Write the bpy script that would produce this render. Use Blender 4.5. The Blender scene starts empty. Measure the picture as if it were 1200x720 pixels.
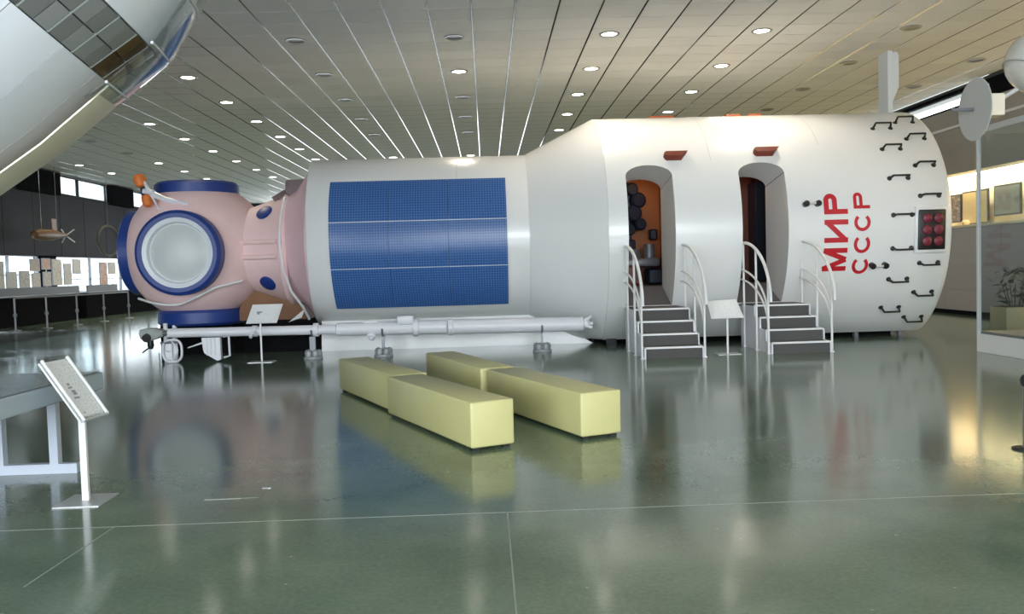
import bpy, bmesh, math, random
from mathutils import Vector, Matrix

random.seed(4)
R = math.radians
sin, cos, pi = math.sin, math.cos, math.pi
scn = bpy.context.scene
COL = scn.collection

# ------------------------------------------------------------------ camera
cam_data = bpy.data.cameras.new('camera')
cam = bpy.data.objects.new('camera', cam_data)
COL.objects.link(cam)
cam_data.sensor_width = 36.0
cam_data.lens = 30.0
cam_data.clip_end = 500
c_right = Vector((0.99914, -0.02996, -0.02864))
c_up = Vector((0.02997, 0.04493, 0.99854))
c_fwd = Vector((0.02863, 0.99854, -0.04579))
m = Matrix((c_right, c_up, -c_fwd)).transposed().to_4x4()
m.translation = Vector((0, 0, 1.5))
cam.matrix_world = m
scn.camera = cam

# ------------------------------------------------------------------ world, daylight, exposure
world = bpy.data.worlds.new('overcast_sky')
scn.world = world
world.use_nodes = True
bg = world.node_tree.nodes['Background']
bg.inputs[0].default_value = (0.88, 0.94, 1.0, 1)
bg.inputs[1].default_value = 3.0

scn.view_settings.view_transform = 'Standard'
scn.view_settings.look = 'None'
scn.view_settings.exposure = 0.86
scn.view_settings.gamma = 1.0
scn.view_settings.use_curve_mapping = False


def lamp(name, kind, loc, energy, color, parent=None, aim=None, **kw):
    l = bpy.data.lights.new(name, kind)
    l.energy = energy
    l.color = color
    for k, v in kw.items():
        setattr(l, k, v)
    o = bpy.data.objects.new(name, l)
    COL.objects.link(o)
    o.location = loc
    if aim is not None:
        o.rotation_euler = Vector(aim).to_track_quat('-Z', 'Y').to_euler()
    if parent:
        o.parent = parent
    return o


# daylight through the tall glazed front of the hall (behind the photographer) and the side glazing
lamp('daylight_front', 'AREA', (-3, -9.4, 2.9), 1750, (0.85, 0.925, 1.0), aim=(0, 1, -0.02), shape='RECTANGLE', size=24, size_y=3.6)
lamp('daylight_left', 'AREA', (-16.9, 5, 3.0), 200, (0.85, 0.93, 1.0), aim=(1, 0, -0.05), shape='RECTANGLE', size=18, size_y=3.4)


# ------------------------------------------------------------------ materials
def new_mat(name):
    mt = bpy.data.materials.new(name)
    mt.use_nodes = True
    nt = mt.node_tree
    return mt, nt, nt.nodes, nt.links, nt.nodes['Principled BSDF']


def mat(name, col, rough=0.5, metal=0.0, vary=0.0, scale=6.0, bump=0.0, coat=0.0, spec=0.5, rand=0.0):
    mt, nt, N, L, b = new_mat(name)
    b.inputs['Base Color'].default_value = (*col, 1)
    b.inputs['Roughness'].default_value = rough
    b.inputs['Metallic'].default_value = metal
    b.inputs['Specular IOR Level'].default_value = spec
    b.inputs['Coat Weight'].default_value = coat
    b.inputs['Coat Roughness'].default_value = 0.12
    if vary or bump:
        tc = N.new('ShaderNodeTexCoord')
        nz = N.new('ShaderNodeTexNoise')
        nz.inputs['Scale'].default_value = scale
        nz.inputs['Detail'].default_value = 5
        L.new(tc.outputs['Object'], nz.inputs['Vector'])
        if vary:
            mx = N.new('ShaderNodeMix'); mx.data_type = 'RGBA'
            mx.inputs[6].default_value = (*[max(0, c * (1 - vary)) for c in col], 1)
            mx.inputs[7].default_value = (*[min(1, c * (1 + vary)) for c in col], 1)
            L.new(nz.outputs['Fac'], mx.inputs[0])
            L.new(mx.outputs[2], b.inputs['Base Color'])
        if bump:
            bp = N.new('ShaderNodeBump')
            bp.inputs['Strength'].default_value = bump
            bp.inputs['Distance'].default_value = 0.01
            L.new(nz.outputs['Fac'], bp.inputs['Height'])
            L.new(bp.outputs[0], b.inputs['Normal'])
    if rand:
        oi = N.new('ShaderNodeObjectInfo')
        mr = N.new('ShaderNodeMapRange')
        mr.inputs['To Min'].default_value = 1 - rand
        mr.inputs['To Max'].default_value = 1 + rand
        L.new(oi.outputs['Random'], mr.inputs['Value'])
        hs = N.new('ShaderNodeHueSaturation')
        hs.inputs['Color'].default_value = (*col, 1)
        L.new(mr.outputs[0], hs.inputs['Value'])
        L.new(hs.outputs[0], b.inputs['Base Color'])
    return mt


def emit(name, col, strength):
    mt, nt, N, L, b = new_mat(name)
    b.inputs['Base Color'].default_value = (*col, 1)
    b.inputs['Emission Color'].default_value = (*col, 1)
    b.inputs['Emission Strength'].default_value = strength
    return mt


def glass(name, tint=(0.93, 0.96, 0.96), refl=1.0):
    mt, nt, N, L, b = new_mat(name)
    N.remove(b)
    out = N['Material Output']
    tr = N.new('ShaderNodeBsdfTransparent'); tr.inputs[0].default_value = (*tint, 1)
    gl = N.new('ShaderNodeBsdfGlossy'); gl.inputs['Roughness'].default_value = 0.03
    lw = N.new('ShaderNodeLayerWeight'); lw.inputs[0].default_value = 0.5
    pw = N.new('ShaderNodeMath'); pw.operation = 'POWER'; pw.inputs[1].default_value = 5.0
    L.new(lw.outputs['Facing'], pw.inputs[0])
    mu = N.new('ShaderNodeMath'); mu.operation = 'MULTIPLY_ADD'; mu.inputs[1].default_value = 0.9 * refl; mu.inputs[2].default_value = 0.035 * refl
    mu.use_clamp = True
    L.new(pw.outputs[0], mu.inputs[0])
    mx = N.new('ShaderNodeMixShader')
    L.new(mu.outputs[0], mx.inputs[0]); L.new(tr.outputs[0], mx.inputs[1]); L.new(gl.outputs[0], mx.inputs[2])
    L.new(mx.outputs[0], out.inputs[0])
    return mt


def blind_mat():
    mt, nt, N, L, b = new_mat('blind_fabric')
    N.remove(b)
    out = N['Material Output']
    d = N.new('ShaderNodeBsdfDiffuse'); d.inputs[0].default_value = (0.85, 0.85, 0.83, 1)
    t = N.new('ShaderNodeBsdfTranslucent'); t.inputs[0].default_value = (0.85, 0.86, 0.85, 1)
    mx = N.new('ShaderNodeMixShader'); mx.inputs[0].default_value = 0.6
    L.new(d.outputs[0], mx.inputs[1]); L.new(t.outputs[0], mx.inputs[2]); L.new(mx.outputs[0], out.inputs[0])
    return mt


def floor_mat():
    mt, nt, N, L, b = new_mat('green_linoleum')
    tc = N.new('ShaderNodeTexCoord')
    n1 = N.new('ShaderNodeTexNoise'); n1.inputs['Scale'].default_value = 1.3; n1.inputs['Detail'].default_value = 6
    n2 = N.new('ShaderNodeTexNoise'); n2.inputs['Scale'].default_value = 38; n2.inputs['Detail'].default_value = 4
    n3 = N.new('ShaderNodeTexNoise'); n3.inputs['Scale'].default_value = 2.2; n3.inputs['Detail'].default_value = 2
    vo = N.new('ShaderNodeTexVoronoi'); vo.inputs['Scale'].default_value = 5.0
    for n in (n1, n2, n3, vo):
        L.new(tc.outputs['Object'], n.inputs['Vector'])
    r1 = N.new('ShaderNodeValToRGB')
    r1.color_ramp.elements[0].position = 0.3; r1.color_ramp.elements[0].color = (0.098, 0.146, 0.103, 1)
    r1.color_ramp.elements[1].position = 0.7; r1.color_ramp.elements[1].color = (0.165, 0.220, 0.160, 1)
    ad = N.new('ShaderNodeMath'); ad.operation = 'ADD'
    ml = N.new('ShaderNodeMath'); ml.operation = 'MULTIPLY_ADD'; ml.inputs[1].default_value = 0.55; ml.inputs[2].default_value = -0.27
    L.new(n2.outputs['Fac'], ml.inputs[0])
    L.new(n1.outputs['Fac'], ad.inputs[0]); L.new(ml.outputs[0], ad.inputs[1])
    L.new(ad.outputs[0], r1.inputs[0])
    # small pale chips scattered in the linoleum
    lt = N.new('ShaderNodeMath'); lt.operation = 'LESS_THAN'; lt.inputs[1].default_value = 0.045
    L.new(vo.outputs['Distance'], lt.inputs[0])
    mx = N.new('ShaderNodeMix'); mx.data_type = 'RGBA'
    mx.inputs[7].default_value = (0.30, 0.32, 0.28, 1)
    L.new(lt.outputs[0], mx.inputs[0]); L.new(r1.outputs[0], mx.inputs[6])
    L.new(mx.outputs[2], b.inputs['Base Color'])
    b.inputs['Roughness'].default_value = 0.13
    b.inputs['Specular IOR Level'].default_value = 0.5
    bp = N.new('ShaderNodeBump'); bp.inputs['Strength'].default_value = 0.03; bp.inputs['Distance'].default_value = 0.02
    L.new(n3.outputs['Fac'], bp.inputs['Height'])
    L.new(bp.outputs[0], b.inputs['Normal'])
    return mt


def solar_mat():
    mt, nt, N, L, b = new_mat('solar_cell_grid')
    uv = N.new('ShaderNodeUVMap')
    br = N.new('ShaderNodeTexBrick')
    br.offset = 0.0
    br.inputs['Scale'].default_value = 1.0
    br.inputs['Brick Width'].default_value = 0.048
    br.inputs['Row Height'].default_value = 0.048
    br.inputs['Mortar Size'].default_value = 0.007
    br.inputs['Mortar Smooth'].default_value = 0.3
    br.inputs['Color1'].default_value = (0.018, 0.085, 0.310, 1)
    br.inputs['Color2'].default_value = (0.014, 0.070, 0.270, 1)
    br.inputs['Mortar'].default_value = (0.09, 0.20, 0.43, 1)
    L.new(uv.outputs[0], br.inputs['Vector'])
    L.new(br.outputs['Color'], b.inputs['Base Color'])
    b.inputs['Roughness'].default_value = 0.30
    return mt


def print_mat(name, paper, ink, dens=0.5, sx=9, sy=40, pic=False):
    """paper with rows of small print and a small dark drawing"""
    mt, nt, N, L, b = new_mat(name)
    uv = N.new('ShaderNodeUVMap')
    mp = N.new('ShaderNodeMapping'); mp.inputs['Scale'].default_value = (sx, sy, 1)
    L.new(uv.outputs[0], mp.inputs[0])
    nz = N.new('ShaderNodeTexNoise'); nz.inputs['Scale'].default_value = 1.0; nz.inputs['Detail'].default_value = 3
    L.new(mp.outputs[0], nz.inputs['Vector'])
    gt = N.new('ShaderNodeMapRange'); gt.inputs['From Min'].default_value = 0.5; gt.inputs['From Max'].default_value = 0.65
    gt.inputs['To Max'].default_value = dens
    L.new(nz.outputs['Fac'], gt.inputs['Value'])
    mx = N.new('ShaderNodeMix'); mx.data_type = 'RGBA'
    mx.inputs[6].default_value = (*paper, 1); mx.inputs[7].default_value = (*ink, 1)
    L.new(gt.outputs[0], mx.inputs[0])
    L.new(mx.outputs[2], b.inputs['Base Color'])
    b.inputs['Roughness'].default_value = 0.45
    return mt


M = dict(
    floor=floor_mat(),
    seam=mat('pale_seam', (0.26, 0.29, 0.25), 0.3),
    ceiling_tile=mat('ceiling_tile_board', (0.70, 0.69, 0.65), 0.8, rand=0.05),
    ceiling_tile_far=mat('ceiling_tile_board_far', (0.68, 0.67, 0.63), 0.8),
    ceiling_void=mat('ceiling_void', (0.2, 0.195, 0.18), 0.9),
    rail=mat('ceiling_rail_metal', (0.22, 0.215, 0.21), 0.12, 1.0),
    dark_wall=mat('dark_wall_cladding', (0.030, 0.031, 0.036), 0.6, vary=0.25, scale=0.8, spec=0.1),
    black=mat('black_paint', (0.008, 0.008, 0.009), 0.95, spec=0.04),
    wall=mat('warm_grey_plaster', (0.36, 0.32, 0.275), 0.75, vary=0.06, scale=1.5),
    wall_panel=mat('beige_wall_panel', (0.32, 0.27, 0.235), 0.5, rand=0.04),
    front_wall=mat('front_wall_plaster', (0.5, 0.5, 0.48), 0.8),
    niche=mat('cream_niche_lining', (0.80, 0.72, 0.52), 0.7),
    white_trim=mat('white_trim_paint', (0.72, 0.71, 0.68), 0.5),
    glass=glass('window_glass'),
    case_glass=glass('showcase_glass', (0.88, 0.91, 0.92), 0.5),
    shield_glass=glass('clear_plastic_shield', (0.86, 0.88, 0.88), 1.6),
    blind=blind_mat(),
    hull=mat('white_hull_paint', (0.82, 0.82, 0.81), 0.28, coat=0.35, vary=0.025, scale=1.1),
    hull_in=mat('hull_lining', (0.84, 0.83, 0.81), 0.6),
    seam_grey=mat('hull_seam_grey', (0.62, 0.62, 0.60), 0.4),
    orange_wall=mat('orange_cabin_lining', (0.42, 0.13, 0.02), 0.5, vary=0.2, scale=2),
    red_brown=mat('red_brown_lining', (0.16, 0.045, 0.02), 0.5, vary=0.3, scale=3),
    navy=mat('navy_equipment', (0.012, 0.018, 0.035), 0.4),
    carpet=mat('grey_landing_carpet', (0.16, 0.15, 0.14), 0.9, vary=0.15, scale=60),
    step=mat('dark_grey_step', (0.085, 0.083, 0.08), 0.8, vary=0.15, scale=40),
    white_metal=mat('white_painted_metal', (0.78, 0.78, 0.78), 0.35),
    red=mat('red_lettering', (0.55, 0.012, 0.022), 0.4),
    vent=mat('rust_red_hood', (0.20, 0.040, 0.022), 0.45),
    roof_orange=mat('burnt_orange_fitting', (0.42, 0.10, 0.03), 0.5),
    orange=mat('orange_paint', (0.75, 0.19, 0.03), 0.5, vary=0.15, scale=12),
    handle=mat('black_handle', (0.016, 0.015, 0.014), 0.4),
    lens_red=mat('dark_red_lens', (0.20, 0.018, 0.040), 0.45),
    solar=solar_mat(),
    pink=mat('pink_insulation_blanket', (0.90, 0.645, 0.635), 0.55, vary=0.10, scale=2.2, bump=0.25),
    pink_dark=mat('mauve_collar_blanket', (0.72, 0.50, 0.53), 0.6, vary=0.12, scale=3, bump=0.2),
    blue=mat('blue_ring_vinyl', (0.014, 0.045, 0.23), 0.42, bump=0.1, scale=5),
    port_white=mat('white_port_ring', (0.72, 0.76, 0.80), 0.35),
    port_grey=mat('frosted_port_cover', (0.58, 0.62, 0.61), 0.38),
    latch=mat('dark_mauve_latch', (0.17, 0.125, 0.13), 0.6, vary=0.3, scale=9),
    brown_wood=mat('brown_cradle_wood', (0.20, 0.085, 0.03), 0.6, vary=0.25, scale=4),
    boom=mat('white_boom_paint', (0.74, 0.74, 0.78), 0.35),
    boom_grey=mat('grey_green_casing', (0.30, 0.33, 0.31), 0.5),
    stand_grey=mat('grey_stand_metal', (0.20, 0.21, 0.23), 0.4, 0.3),
    clear_base=mat('frosted_foot', (0.33, 0.34, 0.35), 0.25, 0.0),
    mesh_panel=mat('pale_antenna_skin', (0.56, 0.57, 0.60), 0.4, 0.2),
    bench=mat('yellow_green_vinyl', (0.560, 0.530, 0.240), 0.42, vary=0.05, scale=3, bump=0.12),
    bench_piping=mat('yellow_green_piping', (0.62, 0.59, 0.31), 0.4),
    foot=mat('black_foot', (0.015, 0.015, 0.015), 0.6),
    base_plate=mat('brushed_base_plate', (0.50, 0.51, 0.51), 0.35, 0.3),
    table=mat('pale_blue_table_paint', (0.42, 0.50, 0.56), 0.4),
    table_leg=mat('white_blue_leg_paint', (0.56, 0.61, 0.70), 0.4),
    vit_deck=mat('grey_vitrine_deck', (0.19, 0.21, 0.23), 0.25),
    paper=print_mat('printed_sheet', (0.78, 0.79, 0.78), (0.30, 0.31, 0.33), 0.45, 14, 46),
    paper_white=print_mat('printed_white_sheet', (0.82, 0.83, 0.83), (0.45, 0.46, 0.5), 0.3, 10, 30),
    ink=mat('grey_ink', (0.30, 0.30, 0.33), 0.5),
    craft_white=mat('white_craft_skin', (0.66, 0.68, 0.71), 0.35, vary=0.04, scale=2, coat=0.2),
    craft_tan=mat('tan_lower_liner', (0.80, 0.73, 0.57), 0.4, vary=0.12, scale=4),
    craft_dark=mat('dark_band_backing', (0.04, 0.045, 0.045), 0.5),
    craft_tile=mat('grey_craft_tile', (0.185, 0.185, 0.175), 0.35, rand=0.25),
    craft_tile_dark=mat('dark_craft_tile', (0.085, 0.088, 0.082), 0.35, rand=0.25),
    craft_tile_gold=mat('bronze_craft_tile', (0.15, 0.085, 0.035), 0.25, 0.3, rand=0.4),
    dish=mat('pale_grey_dish', (0.55, 0.55, 0.53), 0.5),
    cream=mat('cream_box', (0.80, 0.73, 0.58), 0.5),
    sphere=mat('ivory_sphere', (0.62, 0.61, 0.55), 0.22, coat=0.4),
    fin=mat('pale_fin_paint', (0.58, 0.61, 0.62), 0.45),
    light_rim=mat('downlight_rim', (0.30, 0.29, 0.27), 0.35, 0.6),
    light_off=mat('downlight_off', (0.085, 0.08, 0.075), 0.3, 0.4),
    light_on=emit('downlight_lit', (1.0, 0.93, 0.78), 8),
    strip_on=emit('niche_tube_lit', (1.0, 0.82, 0.52), 12),
    chrome=mat('barrier_metal', (0.45, 0.46, 0.47), 0.25, 0.9),
    grey_ledge=mat('grey_ledge', (0.13, 0.14, 0.155), 0.5, spec=0.3),
    leaf=mat('dark_leaf', (0.055, 0.085, 0.055), 0.5, rand=0.3),
    planter=mat('yellow_planter', (0.46, 0.41, 0.28), 0.6),
    soil=mat('dark_soil', (0.05, 0.04, 0.03), 0.9),
    ochre=mat('ochre_model', (0.15, 0.075, 0.027), 0.45, vary=0.3, scale=4),
    olive=mat('olive_metal', (0.055, 0.052, 0.028), 0.5),
    ground=mat('concrete_apron', (0.55, 0.56, 0.56), 0.9, vary=0.1, scale=0.5),
    plane_grey=mat('pale_fuselage_paint', (0.52, 0.56, 0.58), 0.4),
    plane_fin=mat('grey_tail_paint', (0.28, 0.31, 0.30), 0.5),
)
BOARD = [print_mat('board_%d' % i, tuple(c * 0.8 for c in p), k, 0.75, 4, 9) for i, (p, k) in enumerate([
    ((0.62, 0.55, 0.40), (0.30, 0.24, 0.16)), ((0.52, 0.46, 0.34), (0.20, 0.16, 0.11)),
    ((0.46, 0.30, 0.16), (0.16, 0.09, 0.05)), ((0.60, 0.56, 0.46), (0.34, 0.32, 0.28)),
    ((0.62, 0.30, 0.10), (0.22, 0.06, 0.03)), ((0.13, 0.09, 0.05), (0.42, 0.33, 0.16)),
    ((0.62, 0.50, 0.22), (0.48, 0.38, 0.15)), ((0.27, 0.29, 0.24), (0.15, 0.16, 0.13))])]

# ------------------------------------------------------------------ mesh helpers
ORG = {}


def BM():
    return bmesh.new()


def box(bm, x0, x1, y0, y1, z0, z1, bev=0.0, seg=1):
    vs = [bm.verts.new((x, y, z)) for x in (x0, x1) for y in (y0, y1) for z in (z0, z1)]
    fs = [bm.faces.new([vs[i] for i in q]) for q in ((0, 1, 3, 2), (4, 6, 7, 5), (0, 4, 5, 1), (2, 3, 7, 6), (0, 2, 6, 4), (1, 5, 7, 3))]
    if bev:
        es = list({e for f in fs for e in f.edges})
        bmesh.ops.bevel(bm, geom=es, offset=bev, segments=seg, affect='EDGES', profile=0.5)
    return bm


def frame_of(d):
    d = Vector(d).normalized()
    u = d.cross(Vector((0, 0, 1)))
    if u.length < 1e-4:
        u = Vector((1, 0, 0))
    u.normalize()
    return d, u, u.cross(d)


def ring_loft(bm, rings, closed=True, caps=True):
    n = len(rings[0])
    for a, b in zip(rings[:-1], rings[1:]):
        for i in range(n if closed else n - 1):
            j = (i + 1) % n
            try:
                bm.faces.new((a[i], a[j], b[j], b[i]))
            except ValueError:
                pass
    if caps and closed:
        for r in (rings[0], rings[-1]):
            try:
                bm.faces.new(r)
            except ValueError:
                pass


def tube(bm, pts, r, seg=8, closed=False):
    pts = [Vector(p) for p in pts]
    rs = r if isinstance(r, (list, tuple)) else [r] * len(pts)
    rings = []
    n = len(pts)
    prev = None
    for i, p in enumerate(pts):
        a = pts[(i - 1) % n] if (closed or i > 0) else p
        b = pts[(i + 1) % n] if (closed or i < n - 1) else p
        t = (b - a).normalized()
        if prev is None:
            _, u, v = frame_of(t)
        else:
            u = (prev - t * prev.dot(t)).normalized()
            v = u.cross(t)
        prev = u
        rings.append([bm.verts.new(p + (u * cos(2 * pi * k / seg) + v * sin(2 * pi * k / seg)) * rs[i]) for k in range(seg)])
    ring_loft(bm, rings, caps=not closed)
    if closed:
        ring_loft(bm, [rings[-1], rings[0]], caps=False)
    return bm


def lathe(bm, prof, o, d, seg=32, a0=0.0, a1=2 * pi, caps=True, fr=None):
    """profile of (distance along d, radius)"""
    o = Vector(o)
    d, u, v = fr if fr else frame_of(d)
    full = abs(a1 - a0 - 2 * pi) < 1e-6
    n = seg if full else seg + 1
    rings = []
    for s, r in prof:
        r = max(r, 1e-4)
        rings.append([bm.verts.new(o + d * s + (u * cos(a0 + (a1 - a0) * k / seg) + v * sin(a0 + (a1 - a0) * k / seg)) * r) for k in range(n)])
    ring_loft(bm, rings, closed=full, caps=caps and full)
    return bm


def prism(bm, poly, axis, t0, t1):
    """extrude a 2D outline; axis 0: poly is (y,z) along x; 1: (x,z) along y; 2: (x,y) along z"""
    def P(a, b, t):
        return ((t, a, b), (a, t, b), (a, b, t))[axis]
    r0 = [bm.verts.new(P(a, b, t0)) for a, b in poly]
    r1 = [bm.verts.new(P(a, b, t1)) for a, b in poly]
    ring_loft(bm, [r0, r1])
    return bm


def quad_uv(bm, pts, uvs=((0, 0), (1, 0), (1, 1), (0, 1))):
    ul = bm.loops.layers.uv.verify()
    f = bm.faces.new([bm.verts.new(p) for p in pts])
    for l, q in zip(f.loops, uvs):
        l[ul].uv = q
    return f


def finish(name, bm, mt, sharp=38):
    bmesh.ops.recalc_face_normals(bm, faces=bm.faces)
    me = bpy.data.meshes.new(name)
    bm.to_mesh(me)
    bm.free()
    me.shade_smooth()
    me.set_sharp_from_angle(angle=R(sharp))
    me.materials.append(mt)
    return me


def obj(name, bm, mt, parent=None, label=None, kind=None, sharp=38):
    off = ORG.get(parent.name) if parent else None
    if off is not None:
        bmesh.ops.translate(bm, verts=bm.verts, vec=-off)
    o = bpy.data.objects.new(name, finish(name, bm, mt, sharp))
    COL.objects.link(o)
    if parent:
        o.parent = parent
        if off is not None:
            ORG[o.name] = off
    if label:
        o['label'] = label
    if kind:
        o['kind'] = kind
    return o


def tag(o, label, cat, group=None):
    o['label'] = label
    o['category'] = cat
    if group:
        o['group'] = group
    return o


def thing(name, label, cat, loc=(0, 0, 0), group=None, rotz=0.0, world_mesh=True):
    o = bpy.data.objects.new(name, None)
    o.empty_display_size = 0.2
    COL.objects.link(o)
    o.location = loc
    o.rotation_euler = (0, 0, rotz)
    tag(o, label, cat, group)
    if world_mesh:
        ORG[o.name] = Vector(loc)
    return o


def solo(name, bm, mt, label, cat, loc, group=None):
    bmesh.ops.translate(bm, verts=bm.verts, vec=-Vector(loc))
    o = obj(name, bm, mt)
    o.location = loc
    return tag(o, label, cat, group)


def struct(name, bm, mt, parent=None):
    return obj(name, bm, mt, parent, kind=None if parent else 'structure')


def inst(src, name, parent, loc=None, rot=None):
    o = bpy.data.objects.new(name, src.data if hasattr(src, 'data') else src)
    COL.objects.link(o)
    o.parent = parent
    if loc is not None:
        o.location = loc
    if rot is not None:
        o.rotation_euler = rot
    return o


# ================================================================== THE SETTING
XL, XR, YB, YF, ZC = -16.6, 12.0, 50.0, -9.0, 5.65
floor = struct('floor', box(BM(), XL - 0.4, XR + 0.8, YF - 0.4, YB + 0.4, -0.2, 0.0), M['floor'])


def strip(a, b, w, z0, z1):
    bm = BM()
    a, b = Vector(a), Vector(b)
    n = (b - a).normalized().cross(Vector((0, 0, 1))) * w / 2
    vs0 = [bm.verts.new((p.x, p.y, z0)) for p in (a - n, a + n, b + n, b - n)]
    vs1 = [bm.verts.new((p.x, p.y, z1)) for p in (a - n, a + n, b + n, b - n)]
    ring_loft(bm, [vs0, vs1])
    return bm


for a, b in (((-9, 5.18, 0), (9, 5.18, 0)), ((0.085, 3.0, 0), (0.085, 5.18, 0)), ((-2.30, 5.18, 0), (-2.32, 4.2, 0))):
    struct('floor_seam', strip(a, b, 0.009, 0.0, 0.0012), M['seam'], floor)
# flush access hatch in the floor
hx = [(-1.92, 5.73), (-1.60, 5.73), (-1.60, 5.98), (-1.92, 5.98)]
hatch = struct('floor_hatch', box(BM(), -1.92, -1.58, 5.74, 5.98, 0.0, 0.002), M['floor'], floor)
struct('hatch_rim', strip((-1.94, 5.73, 0), (-1.70, 5.735, 0), 0.010, 0.0, 0.003), M['seam'], hatch)
struct('hatch_rim', strip((-1.62, 5.985, 0), (-1.56, 5.985, 0), 0.02, 0.0, 0.004), M['base_plate'], hatch)

# ceiling: void, square tiles, metal runners between the tile rows
TX, TY, X0T, Y0T = 0.6975, 0.6626, -3.604, 13.79
ceiling = struct('ceiling', box(BM(), XL - 0.4, XR + 0.8, YF - 0.4, YB + 0.4, ZC + 0.03, ZC + 0.2), M['ceiling_void'])
tile_me = finish('ceiling_tile', box(BM(), -TX / 2 + 0.017, TX / 2 - 0.017, -TY / 2 + 0.010, TY / 2 - 0.010, 0, 0.03), M['ceiling_tile'])


def project(p):
    v = Vector(p) - Vector((0, 0, 1.5))
    z = v.dot(c_fwd)
    return (v.dot(c_right) / z, v.dot(c_up) / z, z)


tiles = []
for i in range(-19, 23):
    for j in range(-34, 55):
        x, y = X0T + (i + 0.5) * TX, Y0T + (j + 0.5) * TY
        if not (XL < x - TX * .4 and x + TX * .4 < XR):
            continue
        u, v, z = project((x, y, ZC))
        tiles.append((x, y, z > 0.5 and abs(u) < 0.62 and abs(v) < 0.37 and (u > -0.375 or y > 22)))
near = sorted([t for t in tiles if t[2]], key=lambda t: t[1])[:300]
nearset = {(t[0], t[1]) for t in near}
for x, y, _ in near:
    o = inst(tile_me, 'ceiling_tile', ceiling, (x, y, ZC))
fbm = BM()
for x, y, _ in tiles:
    if (x, y) not in nearset:
        vs = [fbm.verts.new((x + a, y + b, ZC)) for a, b in ((-TX / 2 + .017, -TY / 2 + .010), (TX / 2 - .017, -TY / 2 + .010), (TX / 2 - .017, TY / 2 - .010), (-TX / 2 + .017, TY / 2 - .010))]
        fbm.faces.new(vs)
obj('ceiling_tile_field', fbm, M['ceiling_tile_far'], ceiling, kind='stuff')
for i in range(-18, 23):
    x = X0T + i * TX
    if XL < x < XR:
        struct('ceiling_rail', box(BM(), x - 0.012, x + 0.012, YF, YB, ZC + 0.001, ZC + 0.006), M['rail'], ceiling)

# ------ left wall
wl = struct('wall_left', box(BM(), XL - 0.3, XL - 0.06, YF, YB, 2.45, 4.86), M['black'])
for k in range(13):
    y0 = 22 + k * 2.0
    struct('wall_panel', box(BM(), XL - 0.06, XL, y0 + 0.015, y0 + 1.985, 2.47, 4.84), M['dark_wall'], wl)
for k in range(15):
    y0 = -8 + k * 2.0
    struct('wall_panel', box(BM(), XL - 0.06, XL, y0 + 0.015, y0 + 1.985, 2.47, 4.84), M['dark_wall'], wl)
struct('wall_plinth', box(BM(), XL - 0.3, XL, YF, YB, 0.0, 0.86), M['black'], wl)
struct('wall_sill', box(BM(), XL - 0.3, XL + 0.05, YF, YB, 4.84, 4.90), M['dark_wall'], wl)
for y0, y1 in ((31.0, 33.75), (38.4, 40.6)):
    struct('wall_pillar', box(BM(), XL - 0.3, XL + 0.22, y0, y1, 4.80, ZC), M['black'], wl)


def window(name, x, y0, y1, z0, z1, mullions, frame_mat, blind=False, t=0.04, depth=0.12, rails=()):
    w = thing(name, 'window', 'window', (x, y0, z0))
    del w['label']; del w['category']
    w['kind'] = 'structure'
    bm = BM()
    for a, b, c, d in ((y0, y1, z0, z0 + t), (y0, y1, z1 - t, z1)):
        box(bm, x - depth / 2, x + depth / 2, a, b, c, d)
    for y in (y0 + t / 2, y1 - t / 2):
        box(bm, x - depth / 2, x + depth / 2, y - t / 2, y + t / 2, z0 + t, z1 - t)
    obj('window_frame', bm, frame_mat, w)
    for y in mullions:
        obj('mullion', box(BM(), x - depth / 2, x + depth / 2, y - t / 2, y + t / 2, z0 + t, z1 - t), frame_mat, w)
    for z in rails:
        obj('transom', box(BM(), x - 0.03, x + 0.03, y0 + t, y1 - t, z - 0.02, z + 0.02), frame_mat, w)
    ys = [y0] + list(mullions) + [y1]
    for a, b in zip(ys[:-1], ys[1:]):
        obj('window_pane', box(BM(), x - 0.006, x + 0.006, a + t / 2, b - t / 2, z0 + t, z1 - t), M['glass'], w)
        if blind:
            bm = BM()
            n = max(2, int((b - a) / 0.3))
            for k in range(n):
                c = a + t / 2 + (b - a - t) * (k + 0.5) / n
                h = (b - a - t) / n * 0.52
                vs = [bm.verts.new((x - 0.10 - 0.03 * (-1) ** e, c + s * h, z)) for e, (s, z) in enumerate(((-1, z0 + t), (1, z0 + t)))]
                vs += [bm.verts.new((vs[1].co.x, c + h, z1 - t)), bm.verts.new((vs[0].co.x, c - h, z1 - t))]
                bm.faces.new(vs)
            obj('blind', bm, M['blind'], w)
    return w


window('window_1', XL - 0.1, 33.75, 38.4, 4.90, ZC, (35.75,), M['dark_wall'], True)
window('window_2', XL - 0.1, 40.6, 50.0, 4.90, ZC, (43.2, 45.8), M['dark_wall'], True)
window('window_3', XL - 0.1, 20.0, 31.0, 4.90, ZC, (23.0, 26.0, 29.0), M['dark_wall'], True)
window('window_4', XL - 0.15, 22.0, 32.4, 0.86, 2.45, (25.3, 27.0, 28.6, 30.4), M['stand_grey'], rails=(1.75,))
window('window_5', XL - 0.15, 33.6, 50.0, 0.86, 2.45, (36.6, 39.6, 42.6, 46), M['stand_grey'], rails=(1.55,))
struct('wall_pier', box(BM(), XL - 0.3, XL - 0.02, 32.4, 33.6, 0.86, 2.45), M['black'], wl)
struct('wall_return', box(BM(), XL - 0.3, XL, YF, 22.0, 0.86, 2.45), M['dark_wall'], wl)
struct('wall_header', box(BM(), XL - 0.3, XL, YF, 20.0, 4.86, ZC), M['dark_wall'], wl)

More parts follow.
